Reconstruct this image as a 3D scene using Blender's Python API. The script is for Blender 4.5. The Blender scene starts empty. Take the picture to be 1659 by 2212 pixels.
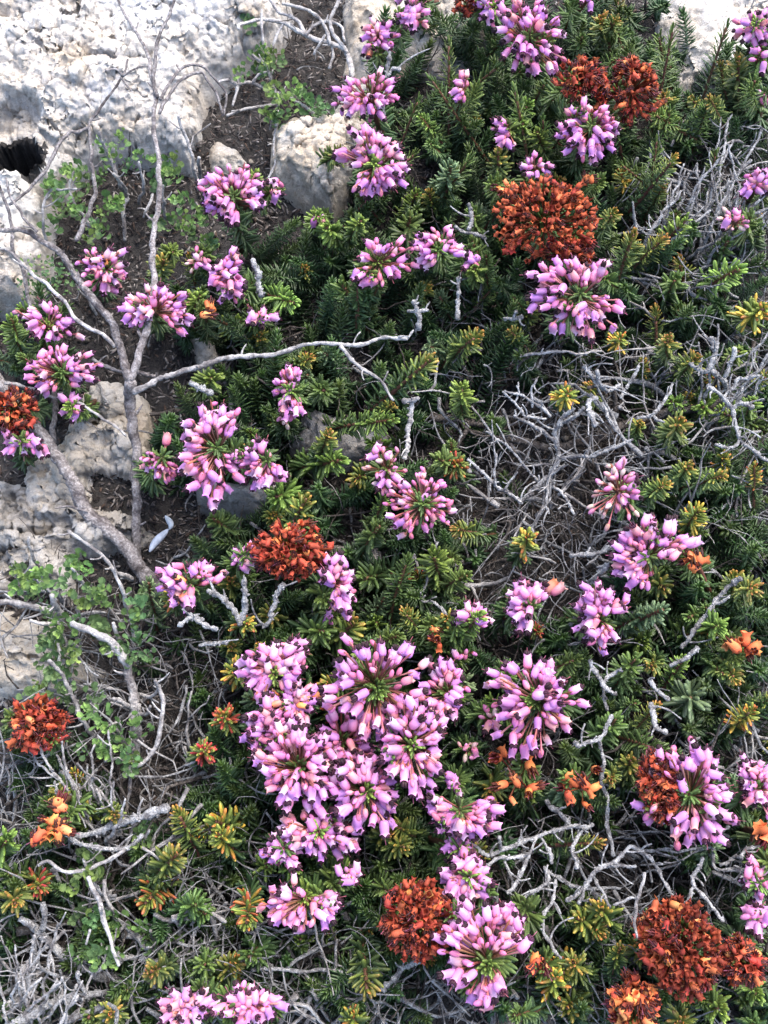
import bpy, math, random
import numpy as np
from mathutils import Vector, Matrix, Quaternion
R = random.Random(7)
NR = np.random.RandomState(11)
SC = bpy.context.scene
COL = SC.collection
MM = 0.001
W0, H0 = 1659.0, 2212.0           # tracing units for places in the photograph

def lin(r, g, b):
    f = lambda c: ((c/255+.055)/1.055)**2.4 if c > 10 else c/255/12.92
    return (f(r), f(g), f(b))

# ------------------------------------------------------------------ camera
PITCH = math.radians(19)          # from straight down
VF = math.radians(50)
TV = math.tan(VF/2); TH = TV*W0/H0
DIST = 0.452
TARGET = Vector((0, 0, 0.02))
FWD = Vector((0, math.sin(PITCH), -math.cos(PITCH)))
UPV = Vector((0, math.cos(PITCH), math.sin(PITCH)))
CAM = TARGET - FWD*DIST
cd = bpy.data.cameras.new('camera'); co = bpy.data.objects.new('camera', cd); COL.objects.link(co)
co.location = CAM; co.rotation_euler = (PITCH, 0, 0)
cd.sensor_fit = 'VERTICAL'; cd.angle = VF; cd.clip_start = .005; cd.clip_end = 100
SC.camera = co

def at(vx, vy, z=0.0):
    d = FWD + Vector((1, 0, 0))*((vx/W0-.5)*2*TH) + UPV*((.5-vy/H0)*2*TV)
    return CAM + d*((z-CAM.z)/d.z)
def ppu(p):                        # metres spanned by one tracing unit at p
    return (p-CAM).dot(FWD)*2*TH/W0

# ------------------------------------------------------------------ objects
def link(o, parent=None):
    COL.objects.link(o)
    if parent is not None: o.parent = parent
    return o
def tag(o, label=None, cat=None, group=None, kind=None):
    if label: o['label'] = label
    if cat: o['category'] = cat
    if group: o['group'] = group
    if kind: o['kind'] = kind
    return o
def empty(name, loc=(0, 0, 0), label=None, cat=None, group=None):
    o = bpy.data.objects.new(name, None); o.location = loc; o.empty_display_size = .005
    link(o); return tag(o, label, cat, group)
def obj(name, me, parent=None, M=None):
    o = bpy.data.objects.new(name, me); link(o, parent)
    if M is not None: o.matrix_basis = M
    return o
def frame(axis, roll=0.0):
    z = Vector(axis).normalized()
    x = Vector((1, 0, 0)) if abs(z.x) < .9 else Vector((0, 1, 0))
    y = z.cross(x).normalized(); x = y.cross(z)
    m = Matrix((x, y, z)).transposed()
    return (m @ Matrix.Rotation(roll, 3, 'Z'))
def xf(loc, axis, roll=0.0, s=1.0):
    m = frame(axis, roll).to_4x4()
    sv = s if isinstance(s, (tuple, list)) else (s, s, s)
    return Matrix.Translation(loc) @ m @ Matrix.Diagonal((*sv, 1))

# ------------------------------------------------------------------ mesh collecting
class MB:
    def __init__(s): s.v = []; s.q = []; s.t = []; s.c = []; s.n = 0; s.mq = []; s.mt = []
    def add(s, v, q=None, t=None, col=None, m=0):
        v = np.asarray(v, np.float32).reshape(-1, 3)
        if q is not None and len(q):
            q = np.asarray(q, np.int32).reshape(-1, 4)+s.n; s.q.append(q); s.mq.append(np.full(len(q), m, np.int32))
        if t is not None and len(t):
            t = np.asarray(t, np.int32).reshape(-1, 3)+s.n; s.t.append(t); s.mt.append(np.full(len(t), m, np.int32))
        c = np.ones((len(v), 4), np.float32)
        if col is not None: c[:, :3] = col
        s.c.append(c); s.v.append(v); s.n += len(v)
    def mesh(s, name, mats, smooth=True, color=True):
        me = bpy.data.meshes.new(name)
        v = np.concatenate(s.v)
        q = np.concatenate(s.q) if s.q else np.zeros((0, 4), np.int32)
        t = np.concatenate(s.t) if s.t else np.zeros((0, 3), np.int32)
        me.vertices.add(len(v)); me.vertices.foreach_set('co', v.ravel())
        me.loops.add(q.size+t.size); me.loops.foreach_set('vertex_index', np.concatenate([q.ravel(), t.ravel()]))
        me.polygons.add(len(q)+len(t))
        ls = np.concatenate([np.arange(len(q))*4, q.size+np.arange(len(t))*3]).astype(np.int32)
        me.polygons.foreach_set('loop_start', ls)
        me.polygons.foreach_set('material_index', np.concatenate(s.mq+s.mt).astype(np.int32))
        me.polygons.foreach_set('use_smooth', np.full(len(q)+len(t), smooth, bool))
        if color:
            a = me.color_attributes.new('pigment', 'FLOAT_COLOR', 'POINT')
            a.data.foreach_set('color', np.concatenate(s.c).ravel())
        me.update(calc_edges=True); me.validate()
        for m in (mats if isinstance(mats, (list, tuple)) else [mats]): me.materials.append(m)
        return me

def tube_data(pts, rad, sides=6, jit=0.0, rng=NR, closed=True):
    pts = np.asarray(pts, float); n = len(pts); rad = np.broadcast_to(np.asarray(rad, float), (n,))
    tg = np.gradient(pts, axis=0) if n > 2 else np.repeat((pts[-1:]-pts[:1]), n, 0)
    tg /= np.linalg.norm(tg, axis=1)[:, None]+1e-12
    u = np.cross(tg[0], [0.3, .5, .8]); u /= np.linalg.norm(u)+1e-12
    ang = np.arange(sides)*2*math.pi/sides; ca, sa = np.cos(ang)[:, None], np.sin(ang)[:, None]
    V = np.empty((n, sides, 3))
    for i in range(n):
        u = u-tg[i]*u.dot(tg[i]); u /= np.linalg.norm(u)+1e-12
        w = np.cross(tg[i], u)
        rr = rad[i]*(1+jit*rng.uniform(-1, 1, (sides, 1))) if jit else rad[i]
        V[i] = pts[i]+(ca*u+sa*w)*rr
    idx = np.arange(n*sides).reshape(n, sides)
    a, b = idx[:-1], idx[1:]
    q = np.stack([a, np.roll(a, -1, 1), np.roll(b, -1, 1), b], -1).reshape(-1, 4)
    V = V.reshape(-1, 3); t = None
    if closed:
        V = np.concatenate([V, pts[:1]-tg[:1]*rad[0]*.4, pts[-1:]+tg[-1:]*rad[-1]*.6])
        k = n*sides; s = np.arange(sides); s2 = (s+1) % sides
        t = np.concatenate([np.stack([np.full(sides, k), s2, s], 1), np.stack([np.full(sides, k+1), s+idx[-1, 0], s2+idx[-1, 0]], 1)])
    return V, q, t
def spline(P, step):
    P = np.asarray(P, float)
    if len(P) == 2: E = np.array([2*P[0]-P[1], P[0], P[1], 2*P[1]-P[0]])
    else: E = np.concatenate([[2*P[0]-P[1]], P, [2*P[-1]-P[-2]]])
    out = []
    for i in range(1, len(E)-2):
        L = np.linalg.norm(E[i+1]-E[i]); k = max(2, int(L/step))
        t = (np.arange(k)/k)[:, None]
        a, b, c, d = E[i-1], E[i], E[i+1], E[i+2]
        out.append(.5*((2*b)+(-a+c)*t+(2*a-5*b+4*c-d)*t*t+(-a+3*b-3*c+d)*t**3))
    out.append(P[-1:]); return np.concatenate(out)

# ------------------------------------------------------------------ noise (numpy)
TAB = NR.uniform(-1, 1, (512, 512))
def vnoise(x, y):
    xi = np.floor(x).astype(int); yi = np.floor(y).astype(int); fx = x-xi; fy = y-yi
    fx = fx*fx*(3-2*fx); fy = fy*fy*(3-2*fy)
    g = lambda a, b: TAB[a & 511, b & 511]
    return (g(xi, yi)*(1-fx)+g(xi+1, yi)*fx)*(1-fy)+(g(xi, yi+1)*(1-fx)+g(xi+1, yi+1)*fx)*fy
def fbm(x, y, o=5, ridge=False, gain=.5):
    s = 0; a = 1; tot = 0
    for k in range(o):
        n = vnoise(x*2**k+17.3*k, y*2**k+9.1*k)
        if ridge: n = 1-2*np.abs(n)
        s = s+a*n; tot += a; a *= gain
    return s/tot

def facets(x, y, s):
    """chipped faces: every cell a small tilted plane, pinched to a groove at its rim"""
    xi = np.floor(x).astype(int); yi = np.floor(y).astype(int)
    f1 = np.full(x.shape, 9.); f2 = np.full(x.shape, 9.); pl = np.zeros(x.shape)
    for i in (-1, 0, 1):
        for j in (-1, 0, 1):
            a, b = xi+i, yi+j; h = lambda k: TAB[(a*7+b*131+k*57+s) & 511, (b*11+a*59+k*83+s*3) & 511]
            dx = x-(a+.5+.48*h(1)); dy = y-(b+.5+.48*h(2)); d = np.hypot(dx, dy); near = d < f1
            f2 = np.where(near, f1, np.minimum(f2, d)); pl = np.where(near, h(3)*dx+h(4)*dy+.35*h(5), pl); f1 = np.where(near, d, f1)
    return pl*np.clip((f2-f1)/.10, 0, 1)
# ------------------------------------------------------------------ materials
def mat(name):
    m = bpy.data.materials.new(name); m.use_nodes = True
    nt = m.node_tree; b = nt.nodes['Principled BSDF']
    return m, nt, b
def N(nt, t, **kw):
    n = nt.nodes.new(t)
    for k, v in kw.items(): setattr(n, k, v)
    return n
def mixc(nt, fac, a, b, mode='MIX'):
    n = N(nt, 'ShaderNodeMix', data_type='RGBA', blend_type=mode)
    for i, v in ((0, fac), (6, a), (7, b)):
        if hasattr(v, 'links') or hasattr(v, 'is_linked'): nt.links.new(v, n.inputs[i])
        else: n.inputs[i].default_value = v if i == 0 else (*v, 1)
    return n.outputs[2]
def noise_tex(nt, scale, detail=4, rough=.6, vec=None):
    n = N(nt, 'ShaderNodeTexNoise'); n.inputs['Scale'].default_value = scale; n.inputs['Detail'].default_value = detail; n.inputs['Roughness'].default_value = rough
    if vec is not None: nt.links.new(vec, n.inputs['Vector'])
    return n
def ramp(nt, src, stops):
    r = N(nt, 'ShaderNodeValToRGB'); e = r.color_ramp.elements
    while len(e) < len(stops): e.new(.5)
    for k, (p, c) in enumerate(stops):
        e[k].position = p; e[k].color = (*c, 1) if isinstance(c, tuple) else (c, c, c, 1)
    nt.links.new(src, r.inputs[0]); return r.outputs[0]
def bump(nt, b, h, strength, dist):
    n = N(nt, 'ShaderNodeBump'); n.inputs['Strength'].default_value = strength; n.inputs['Distance'].default_value = dist
    nt.links.new(h, n.inputs['Height']); nt.links.new(n.outputs[0], b.inputs['Normal'])

def pigment_mat(name, rough=.5, hue=.03, val=.25, sat=.15, trans=0.0, spec=.4, nscale=900, namp=.35):
    """colour of the thing itself (per needle / per petal), varied from one to the next"""
    m, nt, b = mat(name)
    at_ = N(nt, 'ShaderNodeAttribute', attribute_name='pigment')
    oi = N(nt, 'ShaderNodeObjectInfo'); hs = N(nt, 'ShaderNodeHueSaturation')
    def mr(src, lo, hi):
        n = N(nt, 'ShaderNodeMapRange'); nt.links.new(src, n.inputs[0]); n.inputs[3].default_value = lo; n.inputs[4].default_value = hi; return n.outputs[0]
    wn = N(nt, 'ShaderNodeTexWhiteNoise', noise_dimensions='1D'); nt.links.new(oi.outputs['Random'], wn.inputs['W'])
    nt.links.new(mr(oi.outputs['Random'], .5-hue, .5+hue), hs.inputs['Hue'])
    nt.links.new(mr(wn.outputs['Value'], 1-val, 1+val), hs.inputs['Value'])
    hs.inputs['Saturation'].default_value = 1+sat
    nt.links.new(at_.outputs['Color'], hs.inputs['Color'])
    tc = N(nt, 'ShaderNodeTexCoord'); nz = noise_tex(nt, nscale, 2, .6, tc.outputs['Object'])
    f = ramp(nt, nz.outputs['Fac'], [(.3, 1-namp), (.7, 1+namp*.4)])
    c = mixc(nt, 1.0, hs.outputs['Color'], f, 'MULTIPLY')
    nt.links.new(c, b.inputs['Base Color']); b.inputs['Roughness'].default_value = rough; b.inputs['Specular IOR Level'].default_value = spec
    if trans:
        tr = N(nt, 'ShaderNodeBsdfTranslucent'); nt.links.new(c, tr.inputs[0])
        mx = N(nt, 'ShaderNodeMixShader'); mx.inputs[0].default_value = trans
        nt.links.new(b.outputs[0], mx.inputs[1]); nt.links.new(tr.outputs[0], mx.inputs[2])
        nt.links.new(mx.outputs[0], nt.nodes['Material Output'].inputs[0])
    return m

M_LEAF = pigment_mat('heather_leaf', .42, .015, .22, -.05, .2, .5)
M_PETAL = pigment_mat('heather_petal', .5, .014, .12, .0, .3, .35, 500, .10)
M_DRY = pigment_mat('dried_petal', .7, .010, .35, -.05, .12, .25, 700, .45)
M_DARK = pigment_mat('anther', .6, .02, .3, 0, 0, .3)
M_STALK = pigment_mat('flower_stalk', .5, .02, .25, 0, .1, .3)
M_HERB = pigment_mat('herb_leaf', .55, .02, .22, .05, .2, .3, 500, .3)

def bark_mat(name, c1, c2, c3, scale=700):
    m, nt, b = mat(name)
    tc = N(nt, 'ShaderNodeTexCoord'); n1 = noise_tex(nt, scale, 5, .7, tc.outputs['Object']); n2 = noise_tex(nt, scale*.18, 3, .6, tc.outputs['Object'])
    a = ramp(nt, n1.outputs['Fac'], [(.33, c1), (.52, c2), (.68, c3)])
    oi = N(nt, 'ShaderNodeObjectInfo')
    f = ramp(nt, n2.outputs['Fac'], [(.38, (.42, .40, .41)), (.58, (1.12, 1.12, 1.12))])
    c = mixc(nt, 1.0, a, f, 'MULTIPLY')
    v = ramp(nt, oi.outputs['Random'], [(0, .8), (1, 1.15)])
    c = mixc(nt, 1.0, c, v, 'MULTIPLY')
    nt.links.new(c, b.inputs['Base Color']); b.inputs['Roughness'].default_value = .85; b.inputs['Specular IOR Level'].default_value = .2
    bump(nt, b, n1.outputs['Fac'], 1.0, .0014)
    return m
M_BARK = bark_mat('dead_bark', (.10, .088, .086), (.235, .215, .212), (.43, .41, .41), 900)
M_PALE = bark_mat('pale_wood', (.22, .21, .205), (.41, .395, .385), (.57, .555, .54), 800)
M_LICH = bark_mat('lichen_crust', (.14, .14, .14), (.36, .36, .365), (.62, .62, .61), 1500)
M_BROWN = bark_mat('brown_wood', (.05, .042, .036), (.11, .095, .085), (.22, .20, .185), 900)

def rock_mat(name, a, b_, c_, grey):
    m, nt, b = mat(name)
    tc = N(nt, 'ShaderNodeTexCoord').outputs['Object']
    n1 = noise_tex(nt, 28, 6, .62, tc); n2 = noise_tex(nt, 130, 5, .7, tc); n3 = noise_tex(nt, 45, 4, .6, tc)
    c = ramp(nt, n1.outputs['Fac'], [(.34, a), (.5, b_), (.64, c_)])
    mp = N(nt, 'ShaderNodeMapping'); mp.inputs['Location'].default_value = (.7, .3, .1); nt.links.new(tc, mp.inputs[0]); nt.links.new(mp.outputs[0], n3.inputs['Vector'])
    g = ramp(nt, n3.outputs['Fac'], [(.54, 0.), (.70, .65)])
    c = mixc(nt, g, c, grey)
    st = ramp(nt, n2.outputs['Fac'], [(.27, (.55, .48, .41)), (.38, (.90, .87, .83)), (.55, (1.0, 1.0, 1.0)), (.7, (1.12, 1.12, 1.12))])
    c = mixc(nt, .75, c, st, 'MULTIPLY')
    vo = N(nt, 'ShaderNodeTexVoronoi'); vo.inputs['Scale'].default_value = 330; nt.links.new(tc, vo.inputs['Vector'])
    pit = ramp(nt, vo.outputs['Distance'], [(.0, .0), (.25, 1.0)])
    h = mixc(nt, .35, n2.outputs['Color'], pit)
    nf = noise_tex(nt, 900, 4, .7, tc)
    h = mixc(nt, .4, h, nf.outputs['Color'])
    nt.links.new(c, b.inputs['Base Color']); b.inputs['Roughness'].default_value = .9; b.inputs['Specular IOR Level'].default_value = .15
    nk = noise_tex(nt, 260, 6, .75, tc); cr = N(nt, 'ShaderNodeTexVoronoi', feature='DISTANCE_TO_EDGE'); cr.inputs['Scale'].default_value = 26; nt.links.new(mixc(nt, .16, tc, nk.outputs['Color']), cr.inputs['Vector'])
    dirt_shade = ramp(nt, nk.outputs['Fac'], [(.27, (.45, .41, .37)), (.35, (.95, .94, .93)), (.62, (1.04, 1.04, 1.04))])
    c = mixc(nt, .85, c, dirt_shade, 'MULTIPLY')
    c = mixc(nt, .5, c, ramp(nt, cr.outputs['Distance'], [(.0, (.45, .40, .36)), (.035, (1., 1., 1.))]), 'MULTIPLY')
    nt.links.new(c, b.inputs['Base Color'])
    h = mixc(nt, .55, h, nk.outputs['Color'])
    sp = noise_tex(nt, 1100, 3, .8, tc); c = mixc(nt, .8, c, ramp(nt, sp.outputs['Fac'], [(.32, (.62, .60, .58)), (.46, (1., 1., 1.)), (.66, (1.12, 1.12, 1.12))]), 'MULTIPLY')
    nt.links.new(c, b.inputs['Base Color'])
    h = mixc(nt, .3, h, sp.outputs['Color'])
    bump(nt, b, h, 1.0, .0040)
    return m
M_ROCK = rock_mat('pale_limestone', (.45, .39, .32), (.53, .50, .46), (.58, .57, .55), (.43, .44, .48))
M_ROCK2 = rock_mat('cream_limestone', (.41, .35, .28), (.48, .44, .38), (.53, .50, .46), (.39, .39, .395))
M_CREAM = rock_mat('warm_cream_limestone', (.50, .42, .32), (.57, .51, .43), (.62, .58, .52), (.54, .47, .39))
M_ROCK3 = rock_mat('grey_limestone', (.28, .26, .235), (.35, .335, .315), (.41, .40, .385), (.29, .295, .31))

def soil_mat():
    m, nt, b = mat('soil')
    tc = N(nt, 'ShaderNodeTexCoord').outputs['Object']
    n1 = noise_tex(nt, 60, 6, .7, tc); n2 = noise_tex(nt, 900, 4, .7, tc)
    c = ramp(nt, n1.outputs['Fac'], [(.3, (.018, .016, .015)), (.5, (.036, .032, .030)), (.7, (.07, .064, .06))])
    c = mixc(nt, .8, c, ramp(nt, n2.outputs['Fac'], [(.3, .35), (.7, 1.5)]), 'MULTIPLY')
    nt.links.new(c, b.inputs['Base Color']); b.inputs['Roughness'].default_value = .95
    bump(nt, b, n2.outputs['Fac'], 1.0, .0015)
    return m
M_SOIL = soil_mat()

# ------------------------------------------------------------------ light
w = bpy.data.worlds.new('World'); SC.world = w; w.use_nodes = True
nt = w.node_tree; bg = nt.nodes['Background']; sky = nt.nodes.new('ShaderNodeTexSky')
SUN_EL, SUN_AZ = math.radians(58), math.radians(35)     # azimuth from +y towards +x
sky.sky_type = 'NISHITA'; sky.sun_disc = False; sky.sun_elevation = SUN_EL; sky.sun_rotation = SUN_AZ
sky.dust_density = 3.0; sky.ozone_density = 1.0
nt.links.new(sky.outputs[0], bg.inputs[0]); bg.inputs[1].default_value = .15
sl = bpy.data.lights.new('sun', 'SUN'); so = bpy.data.objects.new('sun', sl); COL.objects.link(so)
sl.energy = 1.2; sl.angle = math.radians(46); sl.color = (1, .95, .88)
sd = Vector((math.sin(SUN_AZ)*math.cos(SUN_EL), math.cos(SUN_AZ)*math.cos(SUN_EL), math.sin(SUN_EL)))
so.rotation_euler = sd.to_track_quat('Z', 'Y').to_euler(); so.location = sd
SC.view_settings.view_transform = 'Standard'; SC.view_settings.look = 'None'
SC.view_settings.exposure = 2.03; SC.view_settings.gamma = 1
SC.cycles.max_bounces = 8; SC.cycles.diffuse_bounces = 4
# ------------------------------------------------------------------ ground
def ground_z(x, y):
    p = at(26, 318, .02); hole = np.exp(-(((x-p.x)/.0085)**2+((y-p.y)/.0085)**2)**2)      # the pit in the big boulder goes on into the ground
    return .004*fbm(x*25+3, y*25+8, 4)-.001-.05*hole
def make_ground():
    n = 300; u = np.linspace(-1, 1, n)
    g = .32*u+6*u**9
    X, Y = np.meshgrid(g, g+.03, indexing='ij')
    Z = ground_z(X, Y)+.0012*fbm(X*300, Y*300, 3)
    V = np.stack([X, Y, Z], -1).reshape(-1, 3)
    idx = np.arange(n*n).reshape(n, n)
    q = np.stack([idx[:-1, :-1], idx[1:, :-1], idx[1:, 1:], idx[:-1, 1:]], -1).reshape(-1, 4)
    mb = MB(); mb.add(V, q)
    o = obj('ground', mb.mesh('ground', M_SOIL, color=False)); tag(o, kind='structure')
make_ground()

# ------------------------------------------------------------------ rocks
def signed_dist(px, py, poly):
    P = np.asarray(poly); Q = np.roll(P, -1, 0)
    d = np.full(px.shape, 1e9); ins = np.zeros(px.shape, bool)
    for (ax, ay), (bx, by) in zip(P, Q):
        ex, ey = bx-ax, by-ay; t = np.clip(((px-ax)*ex+(py-ay)*ey)/(ex*ex+ey*ey+1e-12), 0, 1)
        d = np.minimum(d, np.hypot(px-ax-t*ex, py-ay-t*ey))
        c = ((ay > py) != (by > py)) & (px < (bx-ax)*(py-ay)/(by-ay+1e-12)+ax); ins ^= c
    return np.where(ins, d, -d)
ROCKS = []
def rock(poly, h, label, material, seed, edge=.010, res=.0009, rough=1.0, holes=(), tilt=(0, 0)):
    P = [at(x, y, h*.35*MM) for x, y in poly]
    xy = np.array([(p.x, p.y) for p in P]); c = xy.mean(0)
    lo, hi = xy.min(0)-.006, xy.max(0)+.006
    nx, ny = [int((hi[k]-lo[k])/res)+1 for k in (0, 1)]
    X, Y = np.meshgrid(np.linspace(lo[0], hi[0], nx), np.linspace(lo[1], hi[1], ny), indexing='ij')
    s = seed*7.7
    WX = X+.0035*fbm(X*60+s, Y*60, 2); WY = Y+.0035*fbm(X*60+40, Y*60+s, 2)
    d = signed_dist(WX, WY, xy)
    hh = h*MM
    prof = 1-np.exp(-np.clip(d, 0, 1)/edge*1.6)
    Z = hh*prof*(.86+.22*fbm(X*22+s, Y*22, 3)) + rough*(.0048*fbm(X*44+s, Y*44, 4, True, .55)+.0010*fbm(X*150+s, Y*150, 4, False, .6)+.0036*facets(WX*62+s, WY*62, seed)+.0016*facets(WX*190+s, WY*190+3, seed+5)+.0007*fbm(X*400+s, Y*400, 3, True, .65)) - rough*.006*np.clip(.07-np.abs(vnoise(X*42+s+3*fbm(X*30, Y*30+s, 3), Y*42+7)), 0, 1)/.07*np.clip(d/.004, 0, 1)*(vnoise(X*20+s, Y*20+31) > .05)*np.clip(d/.004, 0, 1)
    pits = fbm(X*140+s+5, Y*140, 3); Z -= rough*.0055*np.clip(pits-.2, 0, 1)**.8*np.clip(d/.004, 0, 1)
    Z -= rough*.0022*np.clip(fbm(X*460+s, Y*460+s, 2)-.33, 0, 1)*2*np.clip(d/.004, 0, 1)
    Z += (X-c[0])*tilt[0]*np.clip(d/.006, 0, 1)+(Y-c[1])*tilt[1]*np.clip(d/.006, 0, 1)
    for (hx, hy, rx, ry, dep) in holes:
        p = at(hx, hy, hh*.8); k = ppu(p)
        e = np.hypot((WX-p.x)/(rx*k), (WY-p.y)/(ry*k))+.12*fbm(X*120, Y*120, 3)
        Z -= dep*MM*np.clip((1.12-e)/.24, 0, 1)
    dirt_shade = np.zeros(X.shape, bool)
    if holes and holes[0][4] > 40:                # deep pit: dark soil, its colour carried up the walls in place of shade
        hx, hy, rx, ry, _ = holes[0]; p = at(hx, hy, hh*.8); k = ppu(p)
        dirt_shade = (np.hypot((X-p.x)/(rx*k), (Y-p.y)/(ry*k)) < 1.3) & (Z < hh*.78)
    Z = np.where(d < 0, np.maximum(-.004, d*3-.001), Z)
    gx, gy = np.gradient(Z, X[1, 0]-X[0, 0], Y[0, 1]-Y[0, 0]); gl = np.sqrt(1+gx*gx+gy*gy)
    n3 = (.0030*facets((X+Z*1.15)*85+s, (Y-Z*.95)*85, seed+9)+.0016*facets((X-Z*1.1)*230, (Y+Z*1.2)*230+s, seed+11)+.0007*fbm((X+Z*1.1)*120+s, (Y-Z*.9)*120, 4, False, .6)+.0004*fbm((X-Z)*380, (Y+Z)*380+s, 3, True, .6))*rough*np.clip(d/.003, 0, 1)
    X = X-gx/gl*n3; Y = Y-gy/gl*n3          # roughen the steep flanks sideways too
    keep = d > -.0025
    idx = np.arange(nx*ny).reshape(nx, ny)
    k4 = keep[:-1, :-1] & keep[1:, :-1] & keep[1:, 1:] & keep[:-1, 1:]
    q = np.stack([idx[:-1, :-1], idx[1:, :-1], idx[1:, 1:], idx[:-1, 1:]], -1)[k4]
    used = np.unique(q); mp = np.zeros(nx*ny, np.int32); mp[used] = np.arange(len(used))
    V = np.stack([X-c[0], Y-c[1], Z], -1).reshape(-1, 3)[used]
    mb = MB(); dq = dirt_shade.ravel()[q].any(1); mb.add(V, mp[q[~dq]]); nv = mb.n
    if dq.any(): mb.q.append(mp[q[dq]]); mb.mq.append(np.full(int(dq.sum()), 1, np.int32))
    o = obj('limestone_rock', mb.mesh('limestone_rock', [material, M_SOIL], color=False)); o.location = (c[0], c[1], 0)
    tag(o, label, 'rock', 'limestone rocks')
    ROCKS.append((xy, h*MM))

rock([(-160, -260), (560, -260), (640, 20), (600, 85), (540, 120), (500, 150), (440, 200), (425, 260), (425, 330), (400, 352), (330, 335), (250, 330), (180, 345), (120, 410), (112, 500), (100, 580), (60, 650), (-160, 670)], 34,
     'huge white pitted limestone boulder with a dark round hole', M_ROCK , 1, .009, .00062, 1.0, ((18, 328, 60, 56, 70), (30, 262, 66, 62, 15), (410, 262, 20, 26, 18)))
rock([(582, 300), (640, 262), (700, 250), (755, 165), (830, 180), (810, 300), (760, 380), (725, 455), (655, 440), (600, 395), (580, 345)], 30,
     'cream boulder between the dark litter patch and the green heather', M_CREAM, 2, .010, .0006, .85, (), (-.1, -.15))
rock([(445, 322), (470, 306), (512, 316), (540, 345), (524, 372), (455, 374)], 11, 'small cream stone lying on the dark soil beside the cream boulder', M_ROCK2, 3, .006, .0005, .6)
rock([(735, -160), (1110, -160), (1075, 120), (970, 165), (890, 140), (800, 190), (745, 150)], 16, 'cream rock showing behind the flowers at the top edge', M_ROCK2, 4, .01, .0008, .7)
rock([(1425, 0), (1500, -80), (1680, -80), (1680, 60), (1600, 190), (1540, 215), (1470, 200), (1435, 110)], 18, 'pale grey rock behind dark needle sprigs at the top corner', M_ROCK, 5, .01, .0008, .7)
rock([(150, 845), (225, 822), (300, 850), (325, 900), (312, 1000), (292, 1035), (215, 1040), (170, 1120), (70, 1150), (55, 1010), (100, 960), (140, 900)], 20,
     'hollowed cream rock behind the forked bare branch', M_ROCK2, 6, .009, .0007, 1.2, ((215, 1035, 60, 40, 8),))
rock([(-120, 1020), (70, 1045), (185, 1085), (280, 1105), (335, 1150), (292, 1185), (160, 1205), (155, 1295), (60, 1262), (-120, 1300)], 19,
     'grey ledged rock under the foot of the bare branch', M_ROCK3, 7, .008, .0007, 1.4)
rock([(-120, 1335), (40, 1312), (110, 1355), (150, 1400), (218, 1442), (200, 1485), (110, 1512), (-120, 1525)], 20,
     'smooth cream rock between the green herbs and a rust ball', M_ROCK2, 8, .009, .0007, .8)
rock([(380, 715), (430, 695), (475, 755), (485, 812), (430, 805)], 24, 'narrow cream stone wedged among dark sprigs', M_ROCK2, 9, .006, .0006, .7)
rock([(415, 1025), (620, 1035), (655, 1090), (570, 1130), (435, 1095)], 24, 'flat grey stone under the big ringed pink head', M_ROCK3, 10, .006, .0006, .6)
rock([(630, 880), (835, 895), (850, 985), (725, 1010), (630, 965)], 22, 'flat tan stone under the sprigs below the long twig', M_ROCK3, 12, .006, .0006, .6)
rock([(700, 1168), (840, 1178), (835, 1245), (720, 1245)], 17, 'half hidden grey stone beside the rust head on the twiggy sprig', M_ROCK3, 13, .006, .0006, .6)
rock([(1060, 2170), (1290, 2150), (1440, 2180), (1420, 2330), (1040, 2330)], 12, 'pale stone cut by the bottom edge', M_ROCK2, 14, .008, .0007, .7)

def rock_at(p):                      # height of rock under a point, roughly
    h = 0.0
    for xy, hh in ROCKS:
        if xy[:, 0].min() < p.x < xy[:, 0].max() and xy[:, 1].min() < p.y < xy[:, 1].max():
            d = float(signed_dist(np.array([p.x]), np.array([p.y]), xy)[0])
            if d > 0: h = max(h, hh*(1-math.exp(-d/.006)))
    return h

# ------------------------------------------------------------------ leaf needles and shoots
def needle_template(rings=((0, .45), (.12, .8), (.45, 1.), (.8, .9), (.95, .55), (1., .12))):
    V = []; T = []
    for t, wd in rings:
        z = .10*math.sin(t*2.2)       # gentle upward bow
        for (a, b) in ((1, .12), (0, .42), (-1, .12), (0, -.30)):
            V.append((a*wd*.5, t, z*0+b*wd*.5)); T.append(t)
    q = []
    for i in range(len(rings)-1):
        for j in range(4):
            q.append((i*4+j, i*4+(j+1) % 4, i*4+4+(j+1) % 4, i*4+4+j))
    k = (len(rings)-1)*4; q.append((k, k+1, k+2, k+3))
    return np.array(V), np.array(q), np.array(T)
NV, NQ, NT = needle_template()
def add_needle(mb, base, out, up, L, wd, bow, cb, ct, power=2.0):
    out = np.asarray(out, float); out /= np.linalg.norm(out)
    side = np.cross(out, up); side /= np.linalg.norm(side)+1e-9; nrm = np.cross(side, out)
    t = NT[:, None]
    V = base + NV[:, :1]*wd*side + t*L*out + (NV[:, 2:]*wd + bow*L*np.sin(t*math.pi*.5)**2)*nrm
    f = t**power
    mb.add(V, NQ, None, np.asarray(cb)*(1-f)+np.asarray(ct)*f)
OLD = np.array(lin(67, 92, 54)); MID = np.array(lin(92, 114, 50)); YNG = np.array(lin(146, 154, 54))
BRT = np.array(lin(138, 166, 62)); ORG = np.array(lin(205, 105, 35)); YEL = np.array(lin(226, 176, 48)); RED = np.array(lin(196, 62, 42)); BRN = np.array(lin(150, 84, 46))
GRG = np.array(lin(112, 134, 92)); STEMC = np.array(lin(112, 78, 62)); PALE = np.array(lin(176, 182, 150))
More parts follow.
